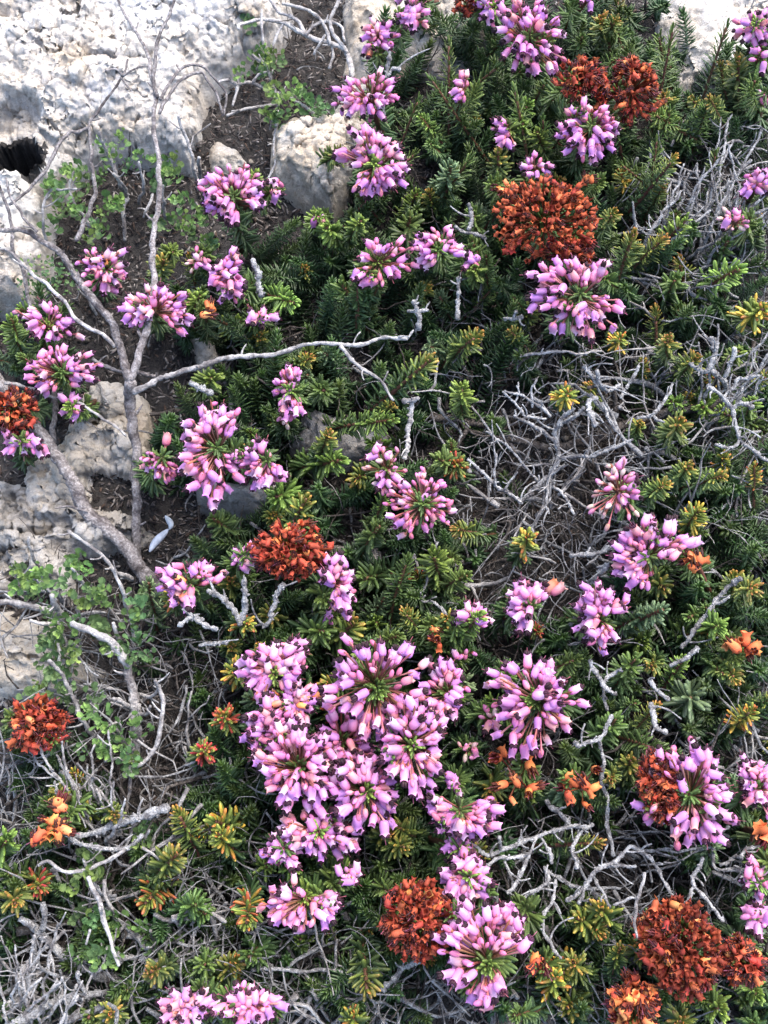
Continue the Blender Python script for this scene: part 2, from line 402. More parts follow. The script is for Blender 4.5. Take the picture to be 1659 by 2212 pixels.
def make_shoot(seed, style, L=.040, nl=.0088, wd=.0015, per=5, gap=.0017, side=False, keep=.12):
    r = random.Random(seed); mb = MB(); n = int(L/gap)
    bend = r.uniform(-.12, .12); ax = r.uniform(0, 6.28)
    pts = []
    for i in range(n+1):
        t = i/n; o = bend*L*t*t
        pts.append((o*math.cos(ax), o*math.sin(ax), L*t))
    pts = np.array(pts)
    for i in range(n+1):
        t = i/n; k = per if t < .93 else per-1
        tip = max(0, (t-.72)/.28)
        ang = math.radians(78-10*t-46*tip**1.5)      # from the axis
        ln = nl*.9*(1-.5*tip**1.6)*(.75+.25*min(1, t/.15))
        for j in range(k):
            if t < .5 and r.random() < keep: continue
            ph = i*2.4+j*2*math.pi/k+r.uniform(-.25, .25)
            a = ang+r.gauss(0, .17); l = ln*r.uniform(.7, 1.14)
            h = np.array((math.cos(ph), math.sin(ph), 0))
            out = h*math.sin(a)+np.array((0, 0, math.cos(a)))
            base = pts[i]+h*.0006
            y = np.clip((t-.42)/.45, 0, 1)
            if style == 'bright': cb = OLD*(1-y)+MID*y; ct = MID*(1-y)+BRT*y
            elif style == 'grey': cb = OLD*(1-y)+GRG*.75*y; ct = GRG
            else: cb = OLD*(1-.8*y)+MID*.8*y; ct = OLD*(1-y)+(YNG if style != 'green' else MID*1.15)*y
            if style == 'orange' and tip > .25:
                f = min(1, (tip-.25)*1.6)*r.uniform(.5, 1); ct = ct*(1-f)+(ORG if r.random() < .65 else BRN)*f; cb = cb*(1-f*.6)+YNG*f*.6
            if style == 'yellow' and t > .5 and r.random() < .38:
                ct = YEL if r.random() < .6 else ORG; cb = YNG*.8
            if style == 'red' and t > .55 and r.random() < .42:
                ct = RED if r.random() < .6 else ORG; cb = BRN*.8 if r.random() < .5 else YNG*.7
            g = r.uniform(.75, 1.25)
            add_needle(mb, base, out, np.array((0, 0, 1.)), l, wd*r.uniform(.85, 1.15), r.uniform(-.05, .2), cb*g, ct*g, 1.5 if style in ('yellow', 'red') else 2.6 if style == 'orange' else 1.8)
    me = mb.mesh('foliage', M_LEAF)
    ms = MB(); V, q, t_ = tube_data(pts[::3] if n > 6 else pts, np.linspace(.0011, .0006, len(pts[::3] if n > 6 else pts)), 5); ms.add(V, q, t_, STEMC)
    return me, ms.mesh('stem', M_STALK), L
SHOOTS = {}
for st in ('green', 'bright', 'orange', 'yellow', 'red', 'grey'):
    SHOOTS[st] = [make_shoot(hash_ + 31*len(st)+ord(st[0]), st, L, nl, wd, per, gp) for hash_, L, nl, wd, per, gp in
                  ((1, .036, .0062, .00120, 5, .0015), (2, .044, .0066, .00118, 5, .0016), (3, .030, .0054, .00124, 5, .0014), (4, .040, .0076, .0015, 4, .0019))]
SHOOTS['dark'] = [make_shoot(900+k, 'green', .046, .0070, .0011, 5, .0018) for k in range(3)]
SHOOTS['rosette'] = [make_shoot(950+k, 'grey', .026, .0100, .0018, 5, .0026) for k in range(2)]
SHOOTS['tall'] = [make_shoot(930+k, 'green', .078, .0080, .00105, 4, .0021, keep=.05) for k in range(3)]
TUFT = [make_shoot(970+k, 'green' if k else 'bright', .012, .0056, .0011, 5, .0014)[0] for k in range(3)]

# ------------------------------------------------------------------ heather bells
def bell_mesh(name, prof, sides, lobes, cb, ct, material, open_end=True, seed=0):
    """urn-shaped corolla along +z, length 1"""
    r = random.Random(seed); V = []; C = []
    for k, (z, rad) in enumerate(prof):
        for j in range(sides):
            a = 2*math.pi*j/sides; zz, rr = z, rad
            if k >= len(prof)-2 and lobes:   # four pointed lobes
                lob = .5+.5*math.cos(a*lobes)
                w_ = 1 if k == len(prof)-1 else .35
                zz = z+(lob-.4)*.17*w_; rr = rad*(1+(.35*lob-.1)*w_)
            rr *= 1+.05*math.cos(a*4)+r.uniform(-.03, .03)
            V.append((rr*math.cos(a), rr*math.sin(a), zz)); f = min(1, max(0, z))
            C.append(np.asarray(cb)*(1-f)+np.asarray(ct)*f)
    q = []
    for k in range(len(prof)-1):
        for j in range(sides):
            q.append((k*sides+j, k*sides+(j+1) % sides, (k+1)*sides+(j+1) % sides, (k+1)*sides+j))
    t = []; V.append((0, 0, prof[0][0]-.01)); C.append(cb); n = len(V)-1
    for j in range(sides): t.append((n, (j+1) % sides, j))
    if not open_end:
        V.append((0, 0, prof[-1][0]+.04)); C.append(ct); n = len(V)-1; b = (len(prof)-1)*sides
        for j in range(sides): t.append((n, b+j, b+(j+1) % sides))
    mb = MB(); mb.add(V, q, t, np.array(C)); return mb.mesh(name, material)
PK = np.array(lin(208, 122, 180)); PK2 = np.array(lin(231, 163, 211)); LIL = np.array(lin(200, 136, 202)); BUD = np.array(lin(208, 118, 152)); PCH = np.array(lin(224, 164, 160)); WHT = np.array(lin(228, 190, 220))
open_prof = [(0, .12), (.05, .25), (.2, .315), (.45, .34), (.7, .315), (.86, .26), (.97, .30)]
shut_prof = [(0, .11), (.06, .23), (.25, .29), (.5, .31), (.75, .26), (.92, .16), (1, .06)]
B_OPEN = [bell_mesh('bell_flower', open_prof, 12, 4, a, b, M_PETAL, True, k) for k, (a, b) in enumerate(((PK, PK2), (LIL*.95, PK2), (PK, WHT), (BUD, PK2), (LIL, LIL*1.1)))]
B_SHUT = [bell_mesh('bell_flower', shut_prof, 10, 0, a, b, M_PETAL, False, 20+k) for k, (a, b) in enumerate(((BUD, PK), (PK, PK2), (BUD*.95, BUD), (PCH, PK)))]
B_FADE = [bell_mesh('faded_bell', open_prof, 12, 4, a, b, M_PETAL, True, 40+k) for k, (a, b) in enumerate(((PCH, WHT), (BUD, PCH), (PCH*.8, lin(214, 130, 84))))]
dry_prof = [(0, .10), (.08, .22), (.3, .31), (.55, .31), (.75, .26), (1, .40)]
DR1, DR2, DR3 = np.array(lin(164, 60, 32)), np.array(lin(190, 84, 42)), np.array(lin(112, 42, 28))
B_DRY = [bell_mesh('dried_bell', dry_prof, 8, 4, a, b, M_DRY, True, 60+k) for k, (a, b) in enumerate(((DR3, DR1), (DR1, DR2*.9), (DR1, DR1), (DR2*.7, DR2), (DR1*.8, lin(186, 62, 26))))]
B_ORG = [bell_mesh('orange_bell', dry_prof if k == 2 else open_prof, 10, 4, a, b, M_DRY, True, 80+k) for k, (a, b) in enumerate(((lin(206, 92, 36), lin(236, 140, 66)), (lin(222, 110, 50), lin(240, 156, 88)), (lin(196, 76, 32), lin(224, 112, 52))))]
B_MINI = [bell_mesh('flower_bud', shut_prof, 8, 0, a, b, M_PETAL, False, 90+k) for k, (a, b) in enumerate(((lin(196, 150, 130), lin(214, 164, 176)), (lin(206, 196, 170), lin(220, 180, 186)), (lin(190, 120, 140), lin(210, 140, 180))))]
def anther_mesh(c, n=8, spread=.17, z0=.86, z1=1.2, style_len=1.5, seed=0):
    r = random.Random(seed); mb = MB()
    for j in range(n):
        a = 2*math.pi*j/n+r.uniform(-.2, .2); s = spread*r.uniform(.7, 1.1)
        p0 = np.array((s*.8*math.cos(a), s*.8*math.sin(a), z0)); p1 = np.array((s*1.15*math.cos(a), s*1.15*math.sin(a), z1+r.uniform(-.06, .08)))
        P = np.array([p0, p0*.5+p1*.5, p1]); V, q, t = tube_data(P, [.05, .11, .06], 5); mb.add(V, q, t, np.array(c)*r.uniform(.7, 1.3))
    if style_len:
        V, q, t = tube_data(np.array([(0, 0, .7), (.02, .02, style_len*.8), (.05, 0, style_len)]), [.02, .018, .028], 4); mb.add(V, q, t, np.array(lin(150, 80, 100)))
    return mb.mesh('anther_tuft', M_DARK)
ANTH = [anther_mesh(lin(48, 18, 34), 9, .21, .88, 1.26, 1.55, 1), anther_mesh(lin(42, 18, 28), 8, .19, .88, 1.36, 0, 2), anther_mesh(lin(56, 22, 40), 9, .24, .9, 1.2, 1.7, 3)]
D_ANTH = [anther_mesh(lin(74, 26, 18), 6, .30, .6, 1.35, 1.8, 5), anther_mesh(lin(58, 22, 18), 7, .36, .5, 1.25, 1.6, 6)]
def stalk_mesh(c0, c1, seed):
    P = np.array([(0, 0, 0), (.02, .01, .3), (.03, .0, .65), (0, 0, .94), (0, 0, 1.)])
    V, q, t = tube_data(P, [.10, .085, .085, .14, .20], 5)     # x,y scaled by thickness, z by length
    f = np.clip(V[:, 2:], 0, 1); mb = MB(); mb.add(V, q, t, np.array(c0)*(1-f)+np.array(c1)*f); return mb.mesh('flower_stalk', M_STALK)
STALK = [stalk_mesh(lin(118, 84, 58), lin(168, 96, 98), 1), stalk_mesh(lin(104, 88, 54), lin(144, 88, 72), 2), stalk_mesh(lin(106, 96, 58), lin(182, 120, 122), 3)]
D_STALK = [stalk_mesh(lin(90, 44, 26), lin(110, 44, 24), 4)]
# ------------------------------------------------------------------ flowering and dried heather heads
MARKS = []          # (short unique phrase, x, y) for telling the plain shoots apart
GA = math.pi*(3-math.sqrt(5))
def stem_mesh(C, axis, base, rad):
    P = spline([np.array(base), np.array(base)*.45+np.array(C)*.55-np.array(axis)*.006, np.array(C)], .006)
    V, q, t = tube_data(P-np.array(base), np.linspace(rad*1.4, rad, len(P)), 6, .12); mb = MB(); mb.add(V, q, t, STEMC*.8)
    return mb.mesh('stem', M_STALK)
def head(x, y, w, h, style, mark, label, z=58, dens=1.0, fade=.09, gap=None, open_=.8, tuft=None, lean=(0, 0), bell=1.0, extra=()):
    C = at(x, y, z*MM); k = ppu(C); toc = (CAM-C).normalized()
    ax = (Vector((0, 0, 1))*.4+toc*.6+Vector((lean[0]+R.gauss(0, .16), lean[1]+R.gauss(-.02, .16), 0))).normalized()
    X = (Vector((1, 0, 0))-ax*ax.x).normalized(); Y = ax.cross(X)
    Rx, Ry = w*.54*k, h*.54*k; Rm = (Rx+Ry)/2
    dry = style == 'R'
    g = {'R': 'dried rust coloured heather heads', 'B': 'heather heads in pale bud'}.get(style, 'pink flowering heather heads')
    base = C-ax*(C.z/ax.z)+Vector((R.uniform(-.004, .004), R.uniform(-.003, .004), 0)); base.z = min(rock_at(base), z*MM*.3)
    root = empty('dried_heather' if dry else 'flowering_heather', base, label, 'heather head', g)
    if mark: MARKS.append((mark, x, y))
    obj('stem', stem_mesh(C, ax, base, .0011), root)
    L = .046; sc = max(.6, min(1.5, (C-base).length*1.02/L))
    obj('foliage', R.choice(SHOOTS['dark'])[0], root, xf(C-base-ax*(L*sc-.25*Rm), ax, R.uniform(0, 6), sc))
    if tuft is None: tuft = style == 'O' or (style in 'SD' and R.random() < .5)
    if tuft: obj('foliage', R.choice(TUFT) if style != 'S' else R.choice(SHOOTS['bright'])[0], root, xf(C-base+ax*(-.005 if style != 'S' else -.034), ax, R.uniform(0, 6), .95))
    t0, t1 = {'D': (22, 106), 'O': (36, 106), 'S': (40, 104), 'B': (22, 100), 'R': (4, 108)}[style]
    c0, c1 = math.cos(math.radians(t0)), math.cos(math.radians(t1))
    area = math.pi*.25*w*h
    n = int(dens*area/{'D': 158, 'O': 162, 'S': 420, 'B': 260, 'R': 105}[style])
    n_all = n; n = max(4, min(98, n)); ph0 = R.uniform(0, 6.28)
    la, lb_, lc, ld = [R.uniform(0, 6.28) for _ in range(4)]
    for i in range(n):
        u = (i+.5+R.uniform(-.4, .4))/n; ct = c0+(c1-c0)*u; th = math.acos(max(-1, min(1, ct)))
        ph = ph0+i*GA+R.uniform(-.34, .34)
        if gap:
            f = (ph/(2*math.pi)) % 1; gh = math.radians(gap[1]); ph = math.radians(gap[0])+gh+f*(2*math.pi-2*gh)
        def vec(th): return X*(math.sin(th)*math.cos(ph))+Y*(math.sin(th)*math.sin(ph))+ax*math.cos(th)
        rad = (X*(Rx*math.sin(th)*math.cos(ph))+Y*(Ry*math.sin(th)*math.sin(ph))+ax*(Rm*.85*math.cos(th)))*(R.uniform(.68, 1.06) if dry or R.random() < .6 else R.uniform(.48, .85))*(1+.10*math.sin(ph+la)+.10*math.sin(2*ph+lb_)+.07*math.sin(3*ph+lc))
        if not dry and n > 14 and R.random() < .38*max(0, math.sin(2*ph+ld)): continue
        jit = Vector((R.gauss(0, .3), R.gauss(0, .3), R.gauss(0, .3)))
        if dry:
            db = (vec(th+R.uniform(-.3, .5))+jit*2.2).normalized(); lb = .0031*R.uniform(.7, 1.25)*bell
            me = R.choice(B_DRY) if R.random() > fade else R.choice(B_ORG); an = R.choice(D_ANTH) if R.random() < .62 else None; st = D_STALK[0]; nm = 'dried_bell'
        else:
            db = (vec(max(th+.35, 1.0) if style != 'B' else th+.2)+jit+Vector((0, 0, -.18))).normalized()
            young = R.random() < (.75 if u < .22 else .2 if u < .5 else .08)
            an = None; st = R.choice(STALK); nm = 'bell_flower'
            if style == 'B' and R.random() < .72: me = R.choice(B_MINI); lb = .0033*R.uniform(.8, 1.25); nm = 'flower_bud'
            elif R.random() < fade: me = R.choice(B_FADE[:2]) if R.random() < .82 or fade < .12 else R.choice(B_FADE[2:]+B_ORG[1:2]); lb = .0050*R.uniform(.85, 1.1); an = R.choice(ANTH) if R.random() < .6 else None
            elif young or R.random() > open_: me = R.choice(B_SHUT if u < .4 else B_SHUT[:3]); lb = .0040*R.uniform(.75, 1.15)*(.8 if u < .12 else 1)
            else: me = R.choice(B_OPEN); lb = .0055*R.uniform(.85, 1.1); an = R.choice(ANTH) if R.random() < .8 else None
            lb *= bell*(.87 if dry else .84 if n_all > 98 else .77)
        p = C+rad-db*lb
        M = xf(p-base, db, R.uniform(0, 6.28), lb)
        b = obj(nm, me, root, M)
        S = C-ax*(Rm*R.uniform(.05, .45)); dv = p-S
        if dv.length > .001:
            Ms = xf(S-base, dv, R.uniform(0, 6), (.0027, .0027, dv.length))
            obj('flower_stalk', st, b, M.inverted() @ Ms)
        if an: obj('anther_tuft', an, b, Matrix.Rotation(R.uniform(0, 6), 4, 'Z') @ Matrix.Diagonal((.98, .98, 1.02, 1)))
    if dry and n_all > 110:                      # past a hundred: the small broken bells deeper in the head, as one part
        mb = MB(); src = [(np.array([v.co[:] for v in m.vertices]), [tuple(p.vertices) for p in m.polygons], np.array([c.color[:3] for c in m.color_attributes[0].data])) for m in B_DRY[:3]]
        for i in range(min(140, n_all-n+30)):
            u = (i+.5)/min(140, n_all-n+30); ct = c0+(c1-c0)*u; th = math.acos(max(-1, min(1, ct))); ph = i*GA+1.3
            dr = X*(Rx*math.sin(th)*math.cos(ph))+Y*(Ry*math.sin(th)*math.sin(ph))+ax*(Rm*.85*math.cos(th)); p = C+dr*R.uniform(.62, .96)-base
            M = np.array(xf(p, dr.normalized()+Vector((R.gauss(0, .5), R.gauss(0, .5), R.gauss(0, .5))), R.uniform(0, 6), .0026*R.uniform(.7, 1.2))); v, f, cc = R.choice(src)
            mb.add(v @ M[:3, :3].T+M[:3, 3], [q for q in f if len(q) == 4], [q for q in f if len(q) == 3], cc*R.uniform(.7, 1.15))
        o = obj('broken_bells', mb.mesh('broken_bells', M_DRY), root); o['kind'] = 'stuff'
    for (ex, ey) in extra:
        p = at(ex, ey, z*MM); db = (p-C).normalized()*.8+Vector((0, 0, .3)); M = xf(p-base, db, 0, .0058*bell); b = obj('bell_flower', R.choice(B_OPEN+B_FADE), root, M)
        dv = p-C; obj('flower_stalk', STALK[0], b, M.inverted() @ xf(C-base, dv, 0, (.004, .004, dv.length)))
    return root

# -- top strip
head(815, 85, 92, 86, 'D', 'peach tinged pink head', 'small pink heather head with peach bells in front of the cream rock at the top', fade=.3, z=50)
head(888, 40, 70, 80, 'D', 'slim topmost pink head', 'slim mauve pink heather head overhanging the cream rock at the top edge', z=55, dens=.8)
head(890, -15, 70, 40, 'D', None, 'pink heather head cut by the top edge above the slim mauve head', z=55)
head(1145, 88, 165, 160, 'D', 'wide pale pink head', 'wide dense pale pink heather head near the top edge, with a few orange bells', z=58, fade=.12, dens=1.15)
head(1065, 20, 80, 70, 'D', 'small head above wide', 'small pink heather head squeezed between the top rust head and the wide pale pink head', z=55)
head(1268, 0, 80, 40, 'S', None, 'few pink bells cut by the top edge, between dark upright needle sprigs', z=55)
head(1632, 62, 84, 84, 'D', 'corner pink head', 'pink heather head against pale grey rock in the top corner', z=55)
head(1640, 122, 55, 60, 'S', None, 'small loose pink bell cluster hanging below the top corner heather head', z=50)
head(1650, 208, 30, 50, 'D', None, 'narrow pink bell cluster cut by the edge under the pale grey rock', z=50)
head(1012, 10, 66, 44, 'R', 'top rust tuft', 'small rust brown dried heather head cut by the top edge', z=55)
# -- upper
head(797, 215, 148, 104, 'D', 'red stalked pink head', 'pink heather head with long red stalks beside the litter patch, in front of cream rock', z=55, open_=.55, dens=.9)
head(1000, 198, 62, 84, 'S', 'thin mauve spray', 'thin mauve heather spray on dark needle sprigs under the wide pale head', z=52, gap=(0, 70), dens=1.4)
head(1097, 280, 80, 84, 'B', 'little oval bud head', 'little oval heather head of closed mauve bells among green sprigs', z=52, gap=(10, 70))
head(1272, 282, 122, 142, 'O', 'pink head under rust', 'pink heather head hanging directly below the twin rust heads', z=58, gap=(70, 20), dens=1.15)
head(1262, 178, 118, 98, 'R', 'paler twin rust head', 'lighter orange brown one of the twin dried heather heads', z=60, fade=.18)
head(1366, 190, 96, 150, 'R', 'redder twin rust head', 'taller darker red one of the twin dried heather heads', z=58)
head(810, 358, 138, 158, 'O', 'head beside cream boulder', 'tall pink heather head with red stalks overlapping the cream boulder', z=58, gap=(200, 15), dens=1.05)
head(1155, 362, 80, 56, 'S', 'few mauve bells', 'few small mauve bells on a green sprig above the big rust dome', z=50, dens=1.8, bell=.8)
head(1632, 402, 64, 76, 'D', 'mauve head in twigs', 'dull mauve heather head half hidden among grey twigs at the picture edge', z=50)
head(1585, 478, 78, 84, 'B', 'pale bud head', 'pale pink bud head with green needles beside the grey twig thicket', z=52)
head(1176, 474, 208, 158, 'R', 'big rust dome', 'biggest rust red dried heather dome, over the prominent pink C-shaped head', z=60, fade=.07)
head(1238, 548, 96, 66, 'R', 'rust lump under dome', 'small rust dried heather lump tucked between the big rust dome and the C-shaped head', z=54)
head(1020, 566, 44, 46, 'S', None, 'tiny pink bells beside the half round heather head under the long lichen twig', z=50, dens=1.5)
head(508, 432, 146, 126, 'O', 'head below small stone', 'pink heather head with dark anthers growing below the small cream stone', z=52, gap=(300, 25), dens=1.25)
head(594, 412, 44, 60, 'S', 'three bells by boulder', 'three or four loose pink bells between the cream boulder and the head below it', z=45, dens=1.6)
head(686, 474, 42, 26, 'S', None, 'tiny pink bell pair under the cream boulder', z=40, dens=2)
head(820, 568, 136, 132, 'S', 'star shaped pink head', 'sparse star-shaped pink heather head with bells on long red stalks', z=55, dens=1.4)
head(950, 542, 118, 104, 'O', 'half round pink head', 'half round pink heather head opening toward a yellow green shoot', z=55, gap=(300, 50), dens=1.2, open_=.5)
head(1252, 640, 182, 176, 'O', 'C-shaped pink head', 'prominent pink heather head, C-shaped round its green centre, below the rust dome', z=66, gap=(12, 22), dens=1.15)
# -- left upper-middle
head(226, 585, 122, 106, 'D', 'peach and pink head', 'peach and pink heather head just beside the leaning fork of the bare branch', z=48, fade=.4, open_=.4)
head(430, 566, 72, 58, 'B', 'bud spray', 'small spray of pink heather buds beside the tall head near the bare branch', z=45)
head(494, 598, 88, 116, 'D', 'narrow mauve head', 'narrow mauve pink heather head leaning over green sprigs near a grey lichen stub', z=52, lean=(-.2, 0), dens=1.05)
head(335, 672, 150, 122, 'D', 'head behind bare branch', 'pink and peach heather head crossed by the bare branch', z=50, fade=.22, dens=.95, gap=(280, 25))
head(560, 686, 78, 46, 'S', 'four mauve bells', 'few mauve bells lying flat on dark sprigs above the long arching twig', z=45, dens=2)
head(106, 704, 136, 104, 'S', 'pink head with orange', 'loose pink heather head with two orange bells crossed by a thin upright branch', z=45, dens=1.6, fade=.2)
head(135, 808, 150, 106, 'O', 'pink head over rock', 'pink heather head with dark green centre above the hollowed cream rock', z=48, gap=(285, 28), dens=1.05)
head(160, 880, 60, 70, 'S', None, 'pink bells hanging over the hollowed cream rock beside the thin upright branch', z=40, dens=1.6)
head(28, 885, 104, 102, 'R', 'rust head by branch', 'rust orange dried head cut by the picture edge beside the bare branch', z=48, fade=.3)
head(46, 958, 104, 62, 'D', None, 'pink heather head hanging below the rust head at the picture edge', z=44)
head(632, 846, 88, 116, 'O', 'small C-shaped head', 'small pink heather head shaped like a C, below the long arching twig', z=54, gap=(0, 55), dens=1.35, open_=.35)
head(612, 905, 34, 50, 'B', None, 'few pale heather buds under the small C-shaped pink head', z=42)
head(470, 968, 168, 206, 'O', 'big ringed pink head', 'big ringed pink heather head round a green centre above flat grey stone', z=60, gap=(15, 30), dens=1.2)
head(572, 998, 108, 108, 'O', 'ring joined pink head', 'medium pink heather head touching the big ringed head, green centre open to one side', z=58, gap=(30, 55), dens=1.35)
head(350, 992, 96, 108, 'O', 'fringe of pink buds', 'green heather rosette with a thin fringe of pink buds beside the bare branch foot', z=50, gap=(75, 95), dens=1.0, open_=.2, bell=.85, extra=((358, 962),))
head(835, 1016, 88, 124, 'B', 'loose bud head', 'loose pink bud head on bright sprigs beside the small ring of closed bells', z=54, dens=.95)
head(912, 1090, 146, 152, 'O', 'ring of closed bells', 'round ring of closed pink bells with a green centre in the middle of the picture', z=60, gap=(20, 12), dens=1.15, open_=.15, bell=.82)
head(1335, 1058, 108, 166, 'B', 'tall pale bud head', 'tall pale bud head with a few mauve bells along one side beside dead twigs', z=56, dens=1.0)
# -- centre
head(414, 1268, 146, 118, 'D', 'head under rust sprig', 'pink heather head with crimson anthers at the foot of the thick bare branch', z=48, dens=.75, fade=.15, gap=(320, 45))
head(524, 1204, 56, 66, 'D', 'pink tuft beside rust', 'small pink heather tuft tucked beside the central rust head', z=50)
head(626, 1192, 146, 116, 'R', 'central rust head', 'rust orange dried head with crimson brown tips standing amid pink heads below flat stone', z=56, fade=.1)
head(722, 1262, 92, 124, 'D', 'head flanking rust', 'bright pink heather head standing on a leafy sprig beside the central rust head', z=56, lean=(.2, 0), dens=1.0, gap=(215, 40))
head(710, 1335, 30, 40, 'S', None, 'two pink bells hanging under the bright head beside the central rust head', z=40, dens=2)
head(1402, 1202, 158, 146, 'O', 'full mauve arc head', 'mauve pink heather head arched over green needles, with one orange bell', z=58, gap=(320, 50), dens=1.2, extra=((1483, 1178),))
head(1138, 1312, 112, 112, 'D', 'two bell topped head', 'mauve heather head with a separate pair of bells sticking out to one side', z=54, gap=(330, 60), dens=.95, extra=((1178, 1278), (1190, 1282)))
head(1020, 1345, 90, 100, 'S', 'shoot with pink crown', 'green heather shoot crowned by a few upright pink bells', z=54, gap=(255, 60), dens=1.2)
head(1005, 1415, 60, 30, 'S', None, 'pair of pink buds below the shoot crowned with upright pink bells', z=45, dens=1.5, bell=.8)
head(1294, 1336, 108, 164, 'D', 'long mauve head', 'long mauve heather head with a grey lichen twig touching its foot', z=56, dens=.95, gap=(345, 25))
head(1160, 1514, 216, 196, 'D', 'large radiating head', 'large round pink heather head radiating from its centre beside the giant pink mass', z=62, dens=1.05)
head(1062, 1562, 62, 84, 'B', 'pale buds', 'pale pink bud cluster tucked under the large radiating pink head', z=46)
head(1012, 1618, 60, 56, 'B', None, 'pale pink buds on dark green needles between the giant mass and the orange bells', z=42)
# -- giant mass
head(588, 1452, 130, 138, 'O', 'pink mass upper arc', 'arc of mauve bells forming the upper corner of the giant pink mass', z=58, gap=(300, 50), dens=1.35)
head(638, 1402, 64, 60, 'D', 'pink mass topmost tuft', 'small mauve tuft rising above the upper arc of the giant pink mass', z=52)
head(634, 1518, 126, 110, 'D', 'peach patch in mass', 'pale peach pink heather head with dark stamens in the giant pink mass', z=56, fade=.45)
head(600, 1578, 172, 130, 'D', 'pink mass side fan', 'fan of pink bells pointing outward at the side of the giant pink mass', z=58, gap=(0, 40), dens=.95)
head(742, 1606, 150, 156, 'D', 'deep mauve middle', 'deep mauve shaded heather head sunk in the middle of the giant pink mass', z=50)
head(648, 1662, 184, 190, 'D', 'pink mass lower lobe', 'full pink heather head forming the lower lobe of the giant pink mass', z=62, dens=1.05)
head(814, 1486, 226, 216, 'O', 'pink mass biggest head', 'biggest head of the giant pink mass, bells around a tan green centre', z=64, dens=1.3, gap=(40, 8))
head(884, 1608, 164, 182, 'O', 'rosy mass head', 'rosy pink head with red star centre in the giant pink mass', z=66, dens=1.25)
head(788, 1706, 170, 168, 'D', 'pink mass bottom head', 'pink heather head with tassel of bells hanging at the bottom of the giant pink mass', z=58, dens=1.05)
head(688, 1798, 168, 96, 'D', 'pink mass faded tail', 'mauve and peach heather head trailing below the giant pink mass', z=54, fade=.3)
head(612, 1836, 84, 92, 'D', 'mauve tail tuft', 'small mauve heather tuft at the tail end of the giant pink mass', z=52)
head(962, 1500, 108, 160, 'S', 'loose side spray', 'loose pink heather spray with stalked bells standing beside the giant pink mass', z=54, dens=1.7)
# -- below
head(992, 1748, 154, 130, 'O', 'bright hearted head', 'pink heather head with bright green heart, open at its top', z=58, gap=(85, 62), dens=1.1)
head(985, 1830, 62, 76, 'D', 'hanging mauve bells', 'mauve bells hanging under the bright green hearted head', z=50)
head(980, 1695, 40, 50, 'S', None, 'pair of mauve bells above the bright green hearted head', z=50, dens=1.7)
head(1008, 1898, 116, 110, 'O', 'mauve head above rust', 'pale mauve heather head leaning over the bottom rust ball', z=56, dens=1.25)
head(985, 1975, 74, 66, 'D', 'whitish bells', 'few whitish mauve open bells touching the bottom rust ball', z=58)
head(1052, 2075, 196, 212, 'O', 'largest bottom head', 'largest pink heather head near the bottom edge, green centre open on one side', z=64, gap=(340, 32), dens=1.3)
head(1100, 1992, 90, 74, 'D', 'top of bottom head', 'mauve heather head with dark anthers leaning on the largest bottom pink head', z=58)
head(662, 1944, 186, 102, 'S', 'flat sparse spray', 'flat sparse spray of pink bells on red stalks below the giant mass', z=54, gap=(60, 40), dens=2.0)
head(755, 1890, 60, 50, 'S', None, 'few small pink bells at the end of the flat sparse spray', z=52, dens=2)
head(1490, 1718, 216, 206, 'O', 'pink head with rust', 'large pink heather head enclosing a rust brown patch', z=60, dens=1.05, gap=(170, 18))
head(1428, 1700, 88, 138, 'R', 'rust patch in pink', 'oblong rust brown dried head set inside the large pink head', z=60)
head(1628, 1700, 96, 118, 'D', 'edge head by rust', 'pink heather head cut by the picture edge beside the pink head with rust patch', z=56)
head(1636, 1900, 66, 76, 'D', 'lower edge mauve head', 'mauve heather head cut by the picture edge above curling lichen twigs', z=54)
head(1630, 1980, 66, 86, 'D', None, 'pale mauve heather tuft at the picture edge below the darker mauve head', z=50)
head(538, 2172, 142, 96, 'D', 'bottom edge pink head', 'bright pink heather head cut by the bottom edge, bells pointing both ways', z=58, dens=.9)
head(408, 2178, 116, 84, 'D', 'bottom peach head', 'pink and orange heather head cut by the bottom edge', z=56, fade=.5)
head(905, 1986, 136, 152, 'R', 'bottom rust ball', 'round rust brown dried heather ball next to whitish mauve bells', z=58)
head(1470, 2045, 148, 196, 'R', 'large bottom rust head', 'large orange rust dried heather head in the bottom corner', z=60, fade=.22)
head(1404, 2010, 66, 70, 'R', 'orange fringe', 'light orange dried bells fringing the large bottom rust head', z=54, fade=.9, dens=.7)
head(1602, 2072, 94, 104, 'R', 'small bottom rust head', 'small rust dried heather head beside the large orange one in the corner', z=56, fade=.15)
head(1370, 2162, 112, 104, 'R', 'orange bottom cluster', 'bright orange dried bell cluster cut by the bottom edge above the pale stone', z=54, fade=.75, dens=.7, bell=1.15)
head(86, 1572, 120, 112, 'R', 'rust ball by herbs', 'rust red dried heather ball under the smooth cream rock', z=50)
def orange_bells(x, y, w, h, n, label, mark=None, z=50):
    return head(x, y, w, h, 'R', mark, label, z=z, fade=1.0, dens=n*105/(math.pi*.25*w*h), bell=1.4)
orange_bells(1120, 1680, 120, 130, 9, 'scattered orange bells on dark needles below the large radiating pink head', 'scattered orange bells')
orange_bells(1256, 1702, 96, 110, 8, 'orange bells on short sprigs beside the pink head with the rust patch', 'orange bells near rust')
orange_bells(1606, 1392, 84, 66, 9, 'pale apricot dried bells on a grey green sprig at the picture edge', 'apricot bells')
orange_bells(116, 1790, 76, 60, 13, 'compact cluster of orange cup shaped bells on a green rosette', 'orange cup cluster')
orange_bells(130, 1735, 32, 24, 4, 'few deep orange bells just above the compact orange cup cluster', None)
orange_bells(940, 1382, 26, 44, 4, 'small crumpled orange bells under the shoot crowned with pink bells', None)
